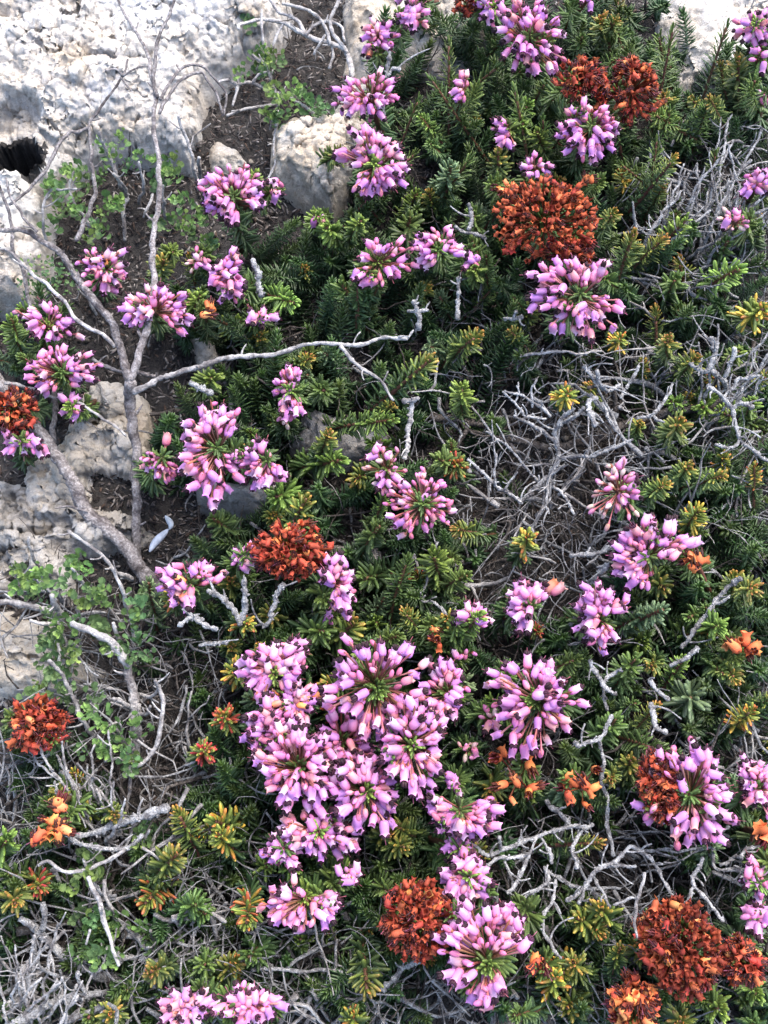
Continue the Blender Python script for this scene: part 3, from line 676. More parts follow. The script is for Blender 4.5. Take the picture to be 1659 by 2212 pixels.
orange_bells(454, 668, 26, 34, 4, 'small orange dried flower on green sprigs near the four mauve bells', None)
orange_bells(1640, 1796, 36, 46, 5, 'orange bells cut by the picture edge under the edge head by the rust patch', None)
orange_bells(1502, 1212, 66, 40, 7, 'pale orange dried bells with yellow leaf tips beside the full mauve arc head', None)
orange_bells(1088, 408, 46, 44, 5, 'light orange dried bells just above the big rust dome', None)
orange_bells(1272, 386, 30, 36, 4, 'few orange bells between the pink head under rust and the big rust dome', None)
orange_bells(1165, 2085, 36, 56, 4, 'few orange bells touching the side of the largest bottom pink head', None)
# ------------------------------------------------------------------ where things grow (each digit: one 104 x 105 cell of the photograph)
GREEN = """0000000248669825 0000000158878938 0000000058888777 0000000278888742 0000006687798733 0003567677655667 3324677788656787
3102477876433678 0002455674221465 0003444787210587 0000577787211586 0003667887212787 1003767777345888 0002357777555788 0001557777555777
3223667777667777 5544667777777666 6555667777443445 5566667777433334 4566656666456666 4566655543355566 4566655543355566""".split()
GREY = """0000023211100112 0000002211001112 0000001211001345 0011100111112589 0011100112222689 0011111112223787 1111122332344655
1111233345677766 0011232346788877 0011222235778866 0001222336678866 1112322333677755 4552333333565444 4664433333444555 3565543322344555
6776544332344666 7777765333334566 7787776433455566 7777777654557666 7778877765456555 7788888876555555 7788888876555555""".split()
def dens(m, x, y):
    c = min(15, max(0, int(x/103.7))); r = min(21, max(0, int(y/105))); return int(m[r][c])
EXTRA = [('arching pale twig', 600, 770), ('forked bare branch', 285, 830), ('cream boulder', 690, 350), ('pale corner rock', 1500, 110), ('grey twig thicket', 1590, 400),
         ('dead bush', 1200, 980), ('bleached herb stem', 285, 1480), ('lichen twig crossing', 1130, 1830), ('curling lichen twigs', 1370, 1890), ('twig arch', 430, 1975),
         ('thick fallen stem', 765, 1985), ('leaning grey stem', 140, 2060), ('hollowed rock', 200, 960), ('curved fuzzy twig', 270, 1790), ('bottom pale stone', 1250, 2190), ('bottom corner', 20, 2200),
         ('big holed boulder', 150, 250), ('bent herb twig', 330, 1580), ('lichen twig hook', 1290, 1270), ('tan stone', 740, 940)]
MARKS += EXTRA
USED = set()
def relation(look, x, y):
    """a label from what the thing stands between; never twice the same"""
    ms = sorted(MARKS, key=lambda m: math.hypot(m[1]-x, m[2]-y))[:9]
    for i in range(len(ms)):
        for j in range(i):
            a, b = ms[j], ms[i]
            va, vb = (a[1]-x, a[2]-y), (b[1]-x, b[2]-y); la, lb = math.hypot(*va)+1e-6, math.hypot(*vb)+1e-6
            c = (va[0]*vb[0]+va[1]*vb[1])/la/lb
            if c < -.25: s = f"{look} between {a[0]} and {b[0]}"
            elif c < .5: s = f"{look} near {a[0]}, off toward {b[0]}"
            else: continue
            key = (look, frozenset((a[0], b[0])))
            if key not in USED and len(s.split()) <= 16: USED.add(key); return s
    a = ms[0]; s = f"{look} {'above' if y < a[2] else 'below'} {a[0]}, {int(abs(x-a[1]))} apart"
    return s
HEADS = [(o, ) for o in ()]
# ------------------------------------------------------------------ green shoots that stand out in the photograph
PLACED = [(1494, 1516, 'rosette', 1.15), (1440, 1320, 'grey', 1.1), (505, 1436, 'yellow', 1.1), (535, 1350, 'yellow', 1.05), (385, 1290, 'yellow', .9), (470, 1545, 'red', 1.0), (452, 1612, 'red', .95),
 (480, 1756, 'yellow', 1.15), (472, 1804, 'yellow', 1.1), (385, 1765, 'orange', 1), (84, 1922, 'red', 1.05), (310, 1949, 'red', 1.15), (535, 1990, 'red', 1.15), (512, 2092, 'orange', 1.1), (230, 2188, 'orange', 1),
 (330, 2102, 'orange', 1.05), (12, 1812, 'bright', 1.1), (30, 1962, 'orange', 1.05), (1245, 2122, 'yellow', 1.15), (1214, 1709, 'grey', 1.1), (1295, 1824, 'orange', 1), (1200, 2092, 'yellow', 1), (1025, 583, 'bright', 1.1),
 (1018, 722, 'orange', 1.2), (935, 775, 'orange', 1.1), (1000, 832, 'bright', 1.1), (850, 908, 'bright', 1.1), (952, 982, 'green', 1.1), (1210, 853, 'yellow', 1.1), (1445, 730, 'orange', 1.15), (1475, 622, 'green', 1.2),
 (1595, 583, 'bright', 1.35), (1615, 680, 'yellow', 1.3), (1625, 865, 'bright', 1.0), (1475, 928, 'orange', 1.2), (1490, 1005, 'orange', 1.1), (1440, 1035, 'orange', 1.05), (1530, 1090, 'yellow', 1.15), (1562, 1032, 'orange', 1.1),
 (1140, 1160, 'yellow', 1.1), (935, 1190, 'bright', 1.25), (995, 1231, 'green', 1.15), (862, 1212, 'green', 1.05), (880, 1312, 'orange', 1), (968, 1330, 'orange', 1.1), (875, 1378, 'green', 1.1), (735, 995, 'bright', 1.35),
 (597, 1072, 'bright', 1.3), (660, 1082, 'orange', 1.2), (710, 935, 'orange', 1.1), (708, 492, 'bright', 1.3), (547, 365, 'bright', .9), (740, 622, 'green', 1.1), (776, 592, 'green', 1.1), (635, 655, 'bright', 1.2), (432, 640, 'bright', 1.1),
 (458, 810, 'bright', 1.1), (1290, 42, 'orange', 1.1), (1335, 36, 'orange', 1.0), (1145, 222, 'bright', 1.1), (1162, 288, 'bright', 1.1), (910, 252, 'bright', .95), (975, 360, 'grey', 1.15), (1105, 412, 'orange', 1.05), (1330, 470, 'orange', .95),
 (1367, 500, 'orange', 1.05), (1473, 492, 'bright', 1.1), (1240, 2070, 'orange', 1), (700, 1375, 'green', 1.1), (770, 1345, 'orange', 1.15), (700, 1650, 'green', .9), (860, 1780, 'orange', 1), (868, 1830, 'orange', .9),
 (1600, 1250, 'orange', 1.1), (1640, 1280, 'orange', 1.1), (1560, 1350, 'bright', 1), (1600, 1460, 'orange', 1.1), (1610, 1530, 'yellow', 1.05), (1410, 1440, 'orange', 1), (1340, 1560, 'green', 1.1), (1420, 1610, 'green', 1.1), (350, 560, 'orange', .95), (372, 545, 'bright', .9),
 (25, 690, 'bright', 1.05), (1460, 350, 'orange', 1), (1340, 100, 'green', 1.15), (1020, 470, 'green', 1.1), (680, 845, 'green', 1.1), (1590, 130, 'orange', 1.1), (1540, 210, 'orange', 1.0), (1430, 200, 'orange', 1.0), (1130, 270, 'bright', 1.0),
 (1080, 330, 'orange', 1.0), (890, 480, 'green', 1.15), (780, 480, 'bright', 1.1), (1320, 600, 'green', 1.0), (1570, 520, 'green', 1.1), (1500, 780, 'orange', 1.0), (470, 1105, 'green', 1.1), (820, 1140, 'green', 1.2), (780, 1240, 'green', 1.1),
 (1090, 1440, 'green', 1.0), (1110, 2190, 'green', 1.0), (1000, 2120, 'orange', .9), (800, 2140, 'orange', 1.05), (760, 2190, 'yellow', 1.0), (560, 2060, 'green', 1.1), (430, 1930, 'green', 1.0), (250, 1760, 'orange', .9), (380, 1840, 'orange', .9),
 (840, 1935, 'green', 1.0), (1300, 1970, 'orange', 1.05), (1250, 1990, 'orange', 1.0), (1460, 2190, 'orange', 1.1), (1560, 2180, 'bright', 1.1), (1640, 2150, 'bright', 1.0), (1360, 1420, 'green', 1.0), (1240, 1440, 'green', .95), (20, 1560, 'green', .9)]
LOOK = {'tall': ['tall dark needle sprig', 'long upright dark needle sprig'], 'green': ['deep green heather shoot', 'plain dark green heather shoot'], 'bright': ['bright yellow green heather shoot', 'fresh light green heather shoot'], 'orange': ['orange tipped heather shoot', 'rusty tipped green heather shoot'],
        'yellow': ['green heather shoot with yellow needles', 'heather shoot with yellow orange needles'], 'red': ['heather shoot with red needles', 'heather shoot with red orange needles'],
        'grey': ['pale grey green heather rosette', 'dull grey green heather shoot'], 'rosette': ['broad star shaped grey green rosette']}
TIPS = []
def place_shoot(x, y, style, s, z=None, lean=None):
    z = R.uniform(36, 50) if z is None else z
    P = at(x, y, z*MM); me, ms, L = R.choice(SHOOTS[style]); s = s*R.uniform(.9, 1.08)
    toc = (CAM-P).normalized(); f = y/H0
    a = Vector((R.gauss(0, .36), R.gauss(.02, .33)-.12*(1-f), 1)).normalized()*(1.0)+toc*R.uniform(.0, .5)*(.35+.65*f)
    if lean: a += Vector((lean[0], lean[1], 0))
    a.normalize()
    base = P-a*(L*s)
    root = empty('heather_shoot', base, relation(R.choice(LOOK[style]), x, y), 'heather shoot', 'leafy green heather shoots')
    M = xf(Vector((0, 0, 0)), a, R.uniform(0, 6.28), s)
    obj('stem', ms, root, M); obj('foliage', me, root, M)
    TIPS.append((x, y))
for (x, y, st, s) in PLACED: place_shoot(x, y, st, s, R.uniform(44, 54))
BUSY = [(o['v'][0], o['v'][1]) for o in ()]
cnt = 0; tries = 0
TALL = [(960, 96), (1000, 160), (1045, 120), (1330, 110), (1285, 140), (1400, 110), (1562, 60), (1528, 226), (1478, 262), (930, 170), (905, 215), (952, 290), (1590, 170), (1225, 250), (1110, 190), (1420, 300), (1370, 330), (1030, 330), (880, 320), (1190, 240), (1455, 60), (1350, 20)]
for (x, y) in TALL: place_shoot(x, y, 'tall', R.uniform(.8, 1.05), R.uniform(44, 62), (R.uniform(-.15, .15), R.uniform(.1, .5)))
while cnt < 165 and tries < 60000:
    tries += 1
    x, y = R.uniform(-20, 1680), R.uniform(-10, 2225)
    d = dens(GREEN, x, y)
    if R.random() > (d/9)**1.5: continue
    md = 42-1.6*d
    if any(abs(x-a) < md and math.hypot(x-a, y-b) < md for a, b in TIPS): continue
    if any(math.hypot(x-m[1], y-m[2]) < 42 for m in MARKS if 'head' in m[0] or 'rust' in m[0]): continue
    top = y < 700 and x > 700
    st = R.choices(['green', 'bright', 'orange', 'yellow', 'grey', 'red'], [.5 if top else .32, .16, .34, .05, .11, .02])[0]
    place_shoot(x, y, st, R.uniform(.68, 1.12), R.uniform(26, 47), (R.uniform(-.2, .2), R.uniform(0, .35)) if top else None)
    cnt += 1

# ------------------------------------------------------------------ dead branches and twigs
def branch_mesh(P, rad, material, base, crust, spurs, step, name='branch'):
    mb = MB(); Q = spline(P, step); n = len(Q)
    Q = Q+np.stack([fbm(np.arange(n)*.13+R.random()*90, np.full(n, 3.3+k), 3)*.0016 for k in range(3)], 1)*np.minimum(1, np.minimum(np.arange(n), n-1-np.arange(n))/4)[:, None]
    t = np.linspace(0, 1, n); r = rad[0]*(1-t)+rad[1]*t
    rr = r*(1+crust*NR.uniform(-1, 1, n))
    if crust > .2: rr *= np.where(NR.rand(n) < .25, 1.25, 1)
    V, q, f = tube_data(Q-base, rr, 8 if rad[0] > .0015 else 6, crust*.6); mb.add(V, q, f)
    L = np.linalg.norm(np.diff(Q, axis=0), axis=1).sum()
    if crust > .23:                       # leaf scars and lichen knobs
        for k in range(int(L/.0011)):
            i = R.randrange(1, n-1); d = NR.normal(size=3); d /= np.linalg.norm(d); m_ = r[i]*R.uniform(.35, .75)
            V, q, f = tube_data(np.array([Q[i]+d*r[i]*.6, Q[i]+d*r[i]*1.15, Q[i]+d*r[i]*R.uniform(1.3, 2.0)])-base, [m_, m_*.9, m_*.4], 5, .25); mb.add(V, q, f)
    for k in range(int(spurs*L/.01)):
        i = R.randrange(1, n-1); tg = Q[min(n-1, i+1)]-Q[i-1]; tg /= np.linalg.norm(tg)+1e-9
        d = NR.normal(size=3); d -= tg*d.dot(tg)*.6; d /= np.linalg.norm(d); d[2] = abs(d[2])*.6; ln = R.uniform(.002, .007)*(2.2 if crust > .25 and R.random() < .3 else 1)
        m = max(4, int(ln/.0009)); S = Q[i]+np.linspace(0, 1, m)[:, None]*d*ln+np.linspace(0, 1, m)[:, None]**2*tg*ln*.5
        V, q, f = tube_data(S-base, np.linspace(max(.00035, r[i]*.55), .00028, m)*(1+crust*NR.uniform(-1, 1, m)), 5, crust*.5); mb.add(V, q, f)
    return mb.mesh(name, material, color=False)
def dead(name, label, cat, material, lines, crust=.15, spurs=.3, group=None, step=.0012):
    P0 = at(*lines[0][0][0], lines[0][3]*MM); base = np.array(P0)
    root = empty(name, P0, label, cat, group)
    for k, (pts, r0, r1, z0, z1) in enumerate(lines):
        n = len(pts); P = [at(x, y, (z0+(z1-z0)*i/(n-1))*MM) for i, (x, y) in enumerate(pts)]; u = ppu(P[0])*(.82 if crust > .25 else .95)
        obj('main_stem' if k == 0 else 'side_branch', branch_mesh(np.array(P), (r0*u, r1*u), material, base, crust, spurs, step), root)
    return root
dead('dead_branch', 'tall forked bare branch rising from the rocks past the white boulder', 'dead branch', M_BARK, [
    ([(297, 1210), (295, 1106), (292, 978), (285, 878), (281, 823)], 10, 13, 4, 44),
    ([(281, 823), (272, 788), (250, 718), (215, 663), (170, 608), (135, 553), (90, 515), (60, 502), (0, 495), (-60, 490)], 11, 5, 44, 58),
    ([(281, 823), (296, 788), (311, 728), (325, 653), (331, 553), (340, 450), (342, 350), (337, 265), (340, 210), (330, 160), (305, 90), (275, 40), (252, -10)], 9, 3.5, 44, 66),
    ([(340, 210), (333, 150), (343, 90), (360, 40), (380, -12)], 5, 3, 60, 68),
    ([(344, 245), (370, 205), (390, 175), (435, 155), (450, 175), (470, 212), (483, 250)], 4.5, 3, 60, 52),
    ([(346, 215), (372, 170), (396, 142), (435, 142), (462, 168), (486, 205), (480, 250)], 4, 2.5, 61, 52),
    ([(80, 500), (48, 455), (22, 425), (12, 385)], 4, 2.5, 57, 60),
    ([(165, 520), (200, 440), (202, 350), (195, 275), (215, 235), (245, 195), (265, 165), (276, 128)], 6, 2.5, 50, 60),
    ([(265, 165), (250, 150), (227, 153)], 3, 2, 59, 62), ([(262, 168), (275, 185), (284, 196)], 2.6, 1.8, 59, 60),
    ([(195, 275), (165, 285), (145, 292), (90, 375), (40, 428), (20, 442)], 4.5, 3, 55, 56), ([(265, 165), (300, 145), (320, 144)], 2.4, 1.5, 60, 62)], .14, .35)
dead('dead_branch', 'thick grey bare branch leaning from the ledged rock up to the picture edge', 'dead branch', M_BARK, [
    ([(358, 1284), (325, 1261), (300, 1218), (250, 1161), (190, 1104), (165, 1058), (115, 978), (70, 913), (0, 823), (-50, 770)], 19, 10, 2, 42),
    ([(190, 1104), (150, 1092), (120, 1098)], 4, 2, 22, 20)], .12, .12)
dead('dead_branch', 'long arching pale twig running level across the sprigs from the forked branch', 'dead twig', M_PALE, [
    ([(288, 848), (350, 818), (425, 793), (505, 773), (590, 768), (640, 750), (685, 744), (770, 744), (829, 728), (880, 732)], 6.5, 3.4, 46, 58),
    ([(880, 732), (893, 713)], 3.2, 2, 58, 60), ([(860, 728), (884, 727)], 3, 1.6, 58, 61),
    ([(735, 748), (780, 793), (825, 828), (850, 865)], 4.5, 3, 56, 48), ([(825, 828), (838, 802)], 2.6, 1.6, 50, 53)], .22, .5)
dead('dead_branch', 'slender pale twig joining the leaning fork of the bare branch', 'dead twig', M_PALE, [
    ([(248, 748), (225, 725), (165, 688), (100, 613), (30, 553), (-30, 520)], 5, 3.5, 46, 52)], .18, .3)
dead('dead_branch', 'thin upright greyish twig crossing the pink head with orange bells', 'dead twig', M_BARK, [
    ([(118, 955), (115, 833), (90, 763), (75, 698), (55, 613), (40, 563), (25, 540), (17, 460), (0, 400), (-15, 360)], 7, 4, 20, 60)], .14, .3)
dead('dead_branch', 'white thin twig sloping over the hollowed cream rock', 'dead twig', M_PALE, [([(10, 827), (70, 838), (125, 855), (200, 888), (272, 942)], 4, 3, 48, 40)], .15, .15)
dead('dead_branch', 'short level twig behind the fork of the bare branch', 'dead twig', M_BARK, [([(200, 775), (235, 795), (270, 803), (335, 813)], 4, 4, 34, 36)], .2, .5)
# bleached herb stems are built with the herbs below
LT = 'lichen crusted grey twigs'
def lich(label, lines, material=None, crust=.32, spurs=1.5): dead('lichen_twig', label, 'lichen twig', material or M_LICH, lines, crust, spurs, LT, .0008)
lich('lichen crusted twig crossing under the bright green hearted head, many short side twigs', [
    ([(965, 1834), (1015, 1822), (1055, 1843), (1110, 1829), (1160, 1809), (1210, 1792), (1282, 1781)], 6, 5, 48, 44), ([(1180, 1729), (1205, 1750), (1230, 1779)], 6, 6, 38, 44),
    ([(1042, 1884), (1060, 1862), (1085, 1852), (1145, 1847)], 5, 4, 50, 46), ([(1095, 1929), (1120, 1892), (1145, 1849), (1160, 1809)], 5, 4, 50, 45), ([(1245, 1876), (1240, 1829), (1262, 1787)], 5.5, 4, 50, 44),
    ([(1192, 1866), (1180, 1830), (1168, 1808)], 5, 4, 44, 44), ([(1078, 1808), (1082, 1835)], 4.5, 4, 52, 47), ([(1110, 1925), (1098, 1890), (1090, 1860)], 5, 4, 46, 46)])
lich('branching lichen twig with claw like ends above the large bottom rust head', [
    ([(1222, 1946), (1255, 1924), (1282, 1892), (1330, 1854), (1362, 1829), (1410, 1856), (1436, 1909), (1456, 1940)], 6, 4.5, 46, 50), ([(1110, 1964), (1145, 1930), (1182, 1904), (1176, 1872)], 4.5, 4, 46, 42),
    ([(1200, 1899), (1194, 1944), (1178, 1978), (1182, 2029), (1212, 2070)], 4.5, 4, 42, 48), ([(1362, 1829), (1400, 1836), (1452, 1832)], 4, 3, 46, 44), ([(1176, 1880), (1230, 1912), (1290, 1915), (1340, 1920)], 5, 3.5, 40, 42),
    ([(1282, 1892), (1300, 1925), (1318, 1960)], 4.5, 3.5, 44, 48), ([(1250, 1952), (1262, 1918)], 4.5, 4, 50, 45), ([(1310, 1872), (1350, 1870), (1374, 1872)], 5, 4, 45, 48)])
lich('straight upright lichen twig beside the orange bells on short sprigs', [([(1300, 1655), (1306, 1700), (1312, 1749), (1325, 1849)], 5, 4.5, 40, 40)], None, .2, .3)
lich('wishbone lichen twig hanging over dark needles beside the edge mauve heads', [
    ([(1518, 1852), (1505, 1880), (1502, 1912), (1530, 1950), (1562, 1990)], 5.5, 4.5, 52, 50), ([(1502, 1912), (1488, 1940), (1480, 1966)], 5.5, 4.5, 50, 52)])
lich('curling lichen twigs with looped ends at the picture edge below the pink head with rust', [
    ([(1657, 1866), (1610, 1878), (1555, 1879), (1545, 1840), (1548, 1805), (1575, 1785)], 5, 4, 48, 42), ([(1600, 1854), (1612, 1832), (1642, 1828)], 5, 4, 50, 50), ([(1555, 1868), (1590, 1852), (1604, 1856)], 4.5, 4.5, 46, 50), ([(1545, 1830), (1480, 1836), (1420, 1834)], 4, 3, 44, 40)])
lich('single bare lichen twiglet resting on the orange fringe of the bottom rust head', [([(1392, 1885), (1376, 1935), (1374, 1970), (1376, 2026)], 4, 3.5, 64, 66), ([(1325, 1955), (1355, 1940), (1378, 1942)], 3.2, 3, 60, 64)], M_PALE, .2, .3)
lich('lichen twig entering from dark needles beside the bottom rust ball', [([(826, 2140), (860, 2099), (885, 2082), (912, 2073)], 7, 5, 40, 52)])
lich('pale branching dead bush standing in the twig filled hollow', [
    ([(1122, 1086), (1170, 1043), (1206, 993), (1196, 948), (1212, 916), (1245, 905), (1262, 880)], 7, 4.5, 28, 52), ([(1198, 950), (1155, 920), (1110, 898)], 5, 3.5, 44, 54), ([(1206, 920), (1225, 895), (1242, 882)], 6, 4, 48, 54),
    ([(1208, 990), (1250, 986), (1280, 985), (1325, 965), (1367, 949)], 4.5, 4, 40, 54), ([(1180, 905), (1140, 898), (1118, 880), (1086, 846)], 4, 2.5, 46, 52), ([(1190, 900), (1150, 865), (1090, 845)], 4, 3, 46, 54),
    ([(1165, 1050), (1130, 1000), (1095, 960), (1050, 932)], 3.5, 3, 30, 46), ([(1180, 1035), (1215, 1070), (1240, 1110)], 4, 3, 30, 44), ([(1190, 1015), (1180, 1070), (1186, 1110)], 4, 3, 34, 40), ([(1150, 880), (1148, 845), (1160, 818)], 3.2, 2.2, 48, 55)])
lich('long straight lichen twig with bare tip at the edge of the dark hollow', [([(1010, 992), (1038, 1020), (1072, 1048), (1100, 1068), (1128, 1088)], 4, 4.5, 46, 32), ([(1070, 1046), (1068, 1010), (1072, 980)], 3.4, 3, 40, 46), ([(1090, 1058), (1108, 1035), (1118, 1020)], 3, 2.5, 38, 42)])
lich('brown low branch running through the twig filled hollow', [([(930, 898), (980, 905), (1032, 913), (1100, 945), (1190, 965), (1282, 952), (1330, 925), (1382, 910), (1450, 890), (1530, 878), (1590, 855)], 9, 10, 14, 26), ([(1015, 905), (995, 950), (978, 980), (990, 1000)], 6, 3.5, 20, 26), ([(1300, 940), (1330, 870), (1310, 833), (1270, 838)], 6, 4, 24, 44)], M_BROWN, .14, .3)
lich('knobbly lichen twig hooked over the twigs above the long mauve head', [([(1230, 1200), (1270, 1201), (1305, 1192), (1326, 1174)], 5, 5, 44, 50), ([(1312, 1220), (1290, 1245), (1268, 1268), (1248, 1318), (1232, 1350)], 8, 6, 54, 34)])
lich('lichen twig descending from the large radiating pink head', [([(1240, 1602), (1258, 1612), (1295, 1596), (1312, 1570), (1322, 1544)], 6, 5.5, 50, 54), ([(1295, 1596), (1302, 1640), (1300, 1700)], 5, 4, 48, 38)])
lich('upright lichen twig beside the grey star rosette', [([(1275, 1426), (1300, 1476), (1320, 1496), (1330, 1500)], 6, 5, 50, 44), ([(1300, 1476), (1328, 1446), (1345, 1450)], 5, 4.5, 46, 50), ([(1306, 1480), (1312, 1535)], 5, 4.5, 44, 42)])
lich('drooping lichen twig below the grey star rosette', [([(1402, 1466), (1425, 1490), (1445, 1512)], 6, 5, 50, 50), ([(1406, 1518), (1410, 1550), (1420, 1575), (1440, 1582)], 6.5, 6, 48, 50)])
lich('short crusted twig poking out under the apricot bells', [([(1508, 1398), (1490, 1415), (1470, 1430), (1448, 1438)], 6, 5, 50, 46)])
lich('fat lichen twig among orange tipped sprigs beside the full mauve arc head', [([(1470, 1400), (1520, 1335), (1555, 1290), (1580, 1262), (1600, 1250)], 5, 6.5, 38, 52), ([(1540, 1305), (1560, 1300), (1575, 1290)], 5, 5, 48, 52)])
lich('pair of fat lichen tips standing above the tall pale bud head', [([(1490, 785), (1515, 800), (1530, 800), (1550, 740)], 5, 6, 46, 54), ([(1534, 800), (1545, 770), (1535, 730)], 5, 6, 46, 54), ([(1530, 800), (1560, 820), (1575, 850)], 5.5, 6, 46, 30), ([(1565, 815), (1582, 775), (1586, 752)], 5, 5.5, 44, 52)])
lich('pale zigzag lichen twig at the edge of the dead bush', [([(1376, 903), (1412, 899), (1432, 870), (1452, 830)], 4.5, 4, 48, 46), ([(1412, 899), (1435, 912)], 4, 3.5, 47, 50)])
lich('tangle of lichen tips between the zigzag twig and the picture edge', [([(1528, 832), (1555, 858), (1580, 884), (1600, 940), (1640, 985), (1665, 1000)], 5, 4, 50, 40), ([(1580, 884), (1605, 870), (1625, 880)], 5, 6, 46, 50), ([(1598, 930), (1590, 965), (1545, 960)], 4, 3.5, 42, 46), ([(1560, 860), (1590, 835), (1600, 815), (1640, 812)], 5, 5, 46, 50)])
lich('thin level twig below the C-shaped pink head', [([(1122, 770), (1160, 764), (1205, 758), (1250, 766), (1300, 758)], 3.5, 3.5, 36, 36)], M_PALE)
lich('two lichen tips curving above the dead bush', [([(1262, 790), (1285, 830), (1310, 845), (1340, 830)], 5, 5, 46, 40), ([(1290, 800), (1296, 826), (1312, 845)], 5, 5, 50, 42), ([(1380, 790), (1365, 820), (1340, 860)], 4, 4, 44, 38)])
lich('fat drooping lichen tip in the heart of the dead bush', [([(1290, 858), (1270, 872), (1280, 900), (1286, 920)], 5, 6.5, 50, 54), ([(1300, 870), (1320, 910), (1338, 938)], 4.5, 4, 44, 42)])
lich('Y-shaped white twig beside the big rust dome', [([(982, 488), (1010, 498), (1050, 516)], 4.5, 4.5, 52, 50), ([(1012, 497), (1016, 470), (1013, 440)], 5, 4.5, 51, 56)])
lich('upright fuzzy twig between star shaped and half round heads', [([(988, 690), (990, 640), (990, 600)], 5, 5, 40, 50)])
lich('grey fuzzy twig in front of the red stalked pink head', [([(826, 260), (832, 200), (838, 150), (842, 112)], 6, 5, 44, 58), ([(838, 165), (850, 150), (864, 150)], 4.5, 4.5, 54, 56)])
lich('crusted grey stub beside the small orange dried flower', [([(565, 640), (556, 600), (546, 560)], 8, 7, 46, 54)])
lich('crusted grey tip lying on sprigs under the arching twig', [([(410, 826), (432, 836), (458, 850)], 6, 8, 50, 52)])
lich('crusted twigs poking through the leafy sprig below the central rust head', [
    ([(520, 1350), (500, 1310), (470, 1285), (448, 1276)], 7, 7, 48, 54), ([(522, 1340), (526, 1300), (528, 1252)], 7, 7, 48, 58), ([(570, 1355), (592, 1310), (612, 1262)], 6, 7, 46, 58), ([(470, 1360), (420, 1340), (385, 1352)], 6, 6, 48, 52), ([(430, 1395), (460, 1390), (490, 1388)], 5, 5, 46, 48), ([(400, 1310), (415, 1330), (440, 1340)], 6, 5, 50, 48)])
lich('upright crusted stub at the tip of the arching twig', [([(905, 712), (902, 685), (893, 650)], 7, 6, 50, 58), ([(880, 672), (900, 672), (925, 670)], 4, 4, 52, 54)])
lich('small white crusted sprout between shoot and C-shaped head', [([(1090, 690), (1110, 688), (1128, 684)], 5, 5, 50, 54), ([(1108, 690), (1112, 678), (1116, 672)], 4, 4, 52, 55)])
lich('vertical pale lichen twig dropping from the dark hollow edge', [([(890, 862), (888, 900), (880, 943), (874, 990)], 6, 5, 48, 36), ([(870, 868), (890, 866), (905, 860)], 5, 5, 48, 50)], M_PALE, .25, .7)
lich('short pale twig under the few green sprigs in the litter', [([(945, 1170), (910, 1290), (935, 1300), (965, 1330)], 3, 3.5, 30, 36)])
for k, (lab, x, y, dx, dy, n) in enumerate((('grey twig thicket fanning out at the upper picture edge', 1520, 560, 150, -260, 26), ('smaller grey twig fan beside the big rust dome', 1400, 560, 60, -180, 12), ('dense grey twig fan behind the bright rosettes', 1560, 900, 60, -170, 14), ('low grey twig fan in the bottom corner', 60, 2240, 60, -200, 16), ('grey twig fan under the compact orange cup cluster', 215, 1800, -70, -190, 15))):
    L_ = []
    for i in range(n):
        a = R.uniform(-1, 1); bx, by = x+R.uniform(-50, 50), y+R.uniform(-20, 40); ex, ey = bx+dx*R.uniform(.2, 1.3)+a*90, by+dy*R.uniform(.5, 1.25)
        mx, my = (bx+ex)/2+R.uniform(-35, 35), (by+ey)/2+R.uniform(-20, 20); L_.append(([(bx, by), ((bx+mx)/2+R.uniform(-12, 12), (by+my)/2), (mx, my), (ex, ey)], R.uniform(3.0, 5.0), R.uniform(1.8, 3.4), R.uniform(8, 26), R.uniform(36, 54)))
    lich(lab, L_, M_LICH if k < 3 else M_PALE, .28, .6)
dead('dead_branch', 'knotted white twigs of a leafless shrub over the dark litter at the top', 'dead twig', M_PALE, [
    ([(760, 175), (750, 115), (715, 95), (665, 80), (610, 50), (560, 42), (520, 52), (516, 62)], 7, 3.5, 24, 34), ([(750, 115), (718, 68), (722, 28), (735, -8)], 5, 4, 26, 34), ([(665, 80), (640, 40), (600, 20), (580, -8)], 4.5, 3.5, 28, 34),
    ([(588, 105), (600, 75), (612, 52)], 3.5, 3, 26, 30), ([(570, 100), (565, 60), (566, 20)], 3.4, 2.6, 26, 34), ([(715, 95), (700, 60), (680, 30), (640, 14), (610, 8)], 4.5, 3.5, 28, 36), ([(678, 118), (690, 95), (702, 75)], 3.6, 3, 24, 30), ([(712, 148), (718, 118), (716, 95)], 3.4, 3, 22, 26), ([(660, 75), (690, 50), (730, 55), (745, 90)], 3.6, 3, 30, 30)], .2, .5)
dead('dead_branch', 'forked white twig between the white boulder and the bright herb', 'dead twig', M_PALE, [
    ([(592, 210), (570, 190), (545, 180), (515, 182), (495, 172), (470, 178)], 5, 3, 16, 30), ([(515, 182), (508, 205), (503, 228)], 4, 2.5, 24, 26), ([(515, 182), (512, 168), (506, 160)], 3, 2, 24, 28), ([(596, 225), (560, 232), (520, 240), (490, 250)], 3.6, 3, 14, 24), ([(545, 180), (560, 165), (575, 155)], 3.5, 2.5, 22, 26), ([(600, 240), (596, 290), (594, 350), (580, 385)], 3.6, 3, 18, 12)], .16, .4)
dead('dead_branch', 'thick curved fuzzy pale twig below the twig tangle at the lower side', 'dead twig', M_LICH, [
    ([(150, 1806), (215, 1800), (250, 1788), (280, 1778), (320, 1762), (362, 1746)], 6, 9, 34, 42), ([(150, 1812), (200, 1832), (270, 1836), (292, 1822), (308, 1804)], 5, 5, 36, 40)], .24, .4)
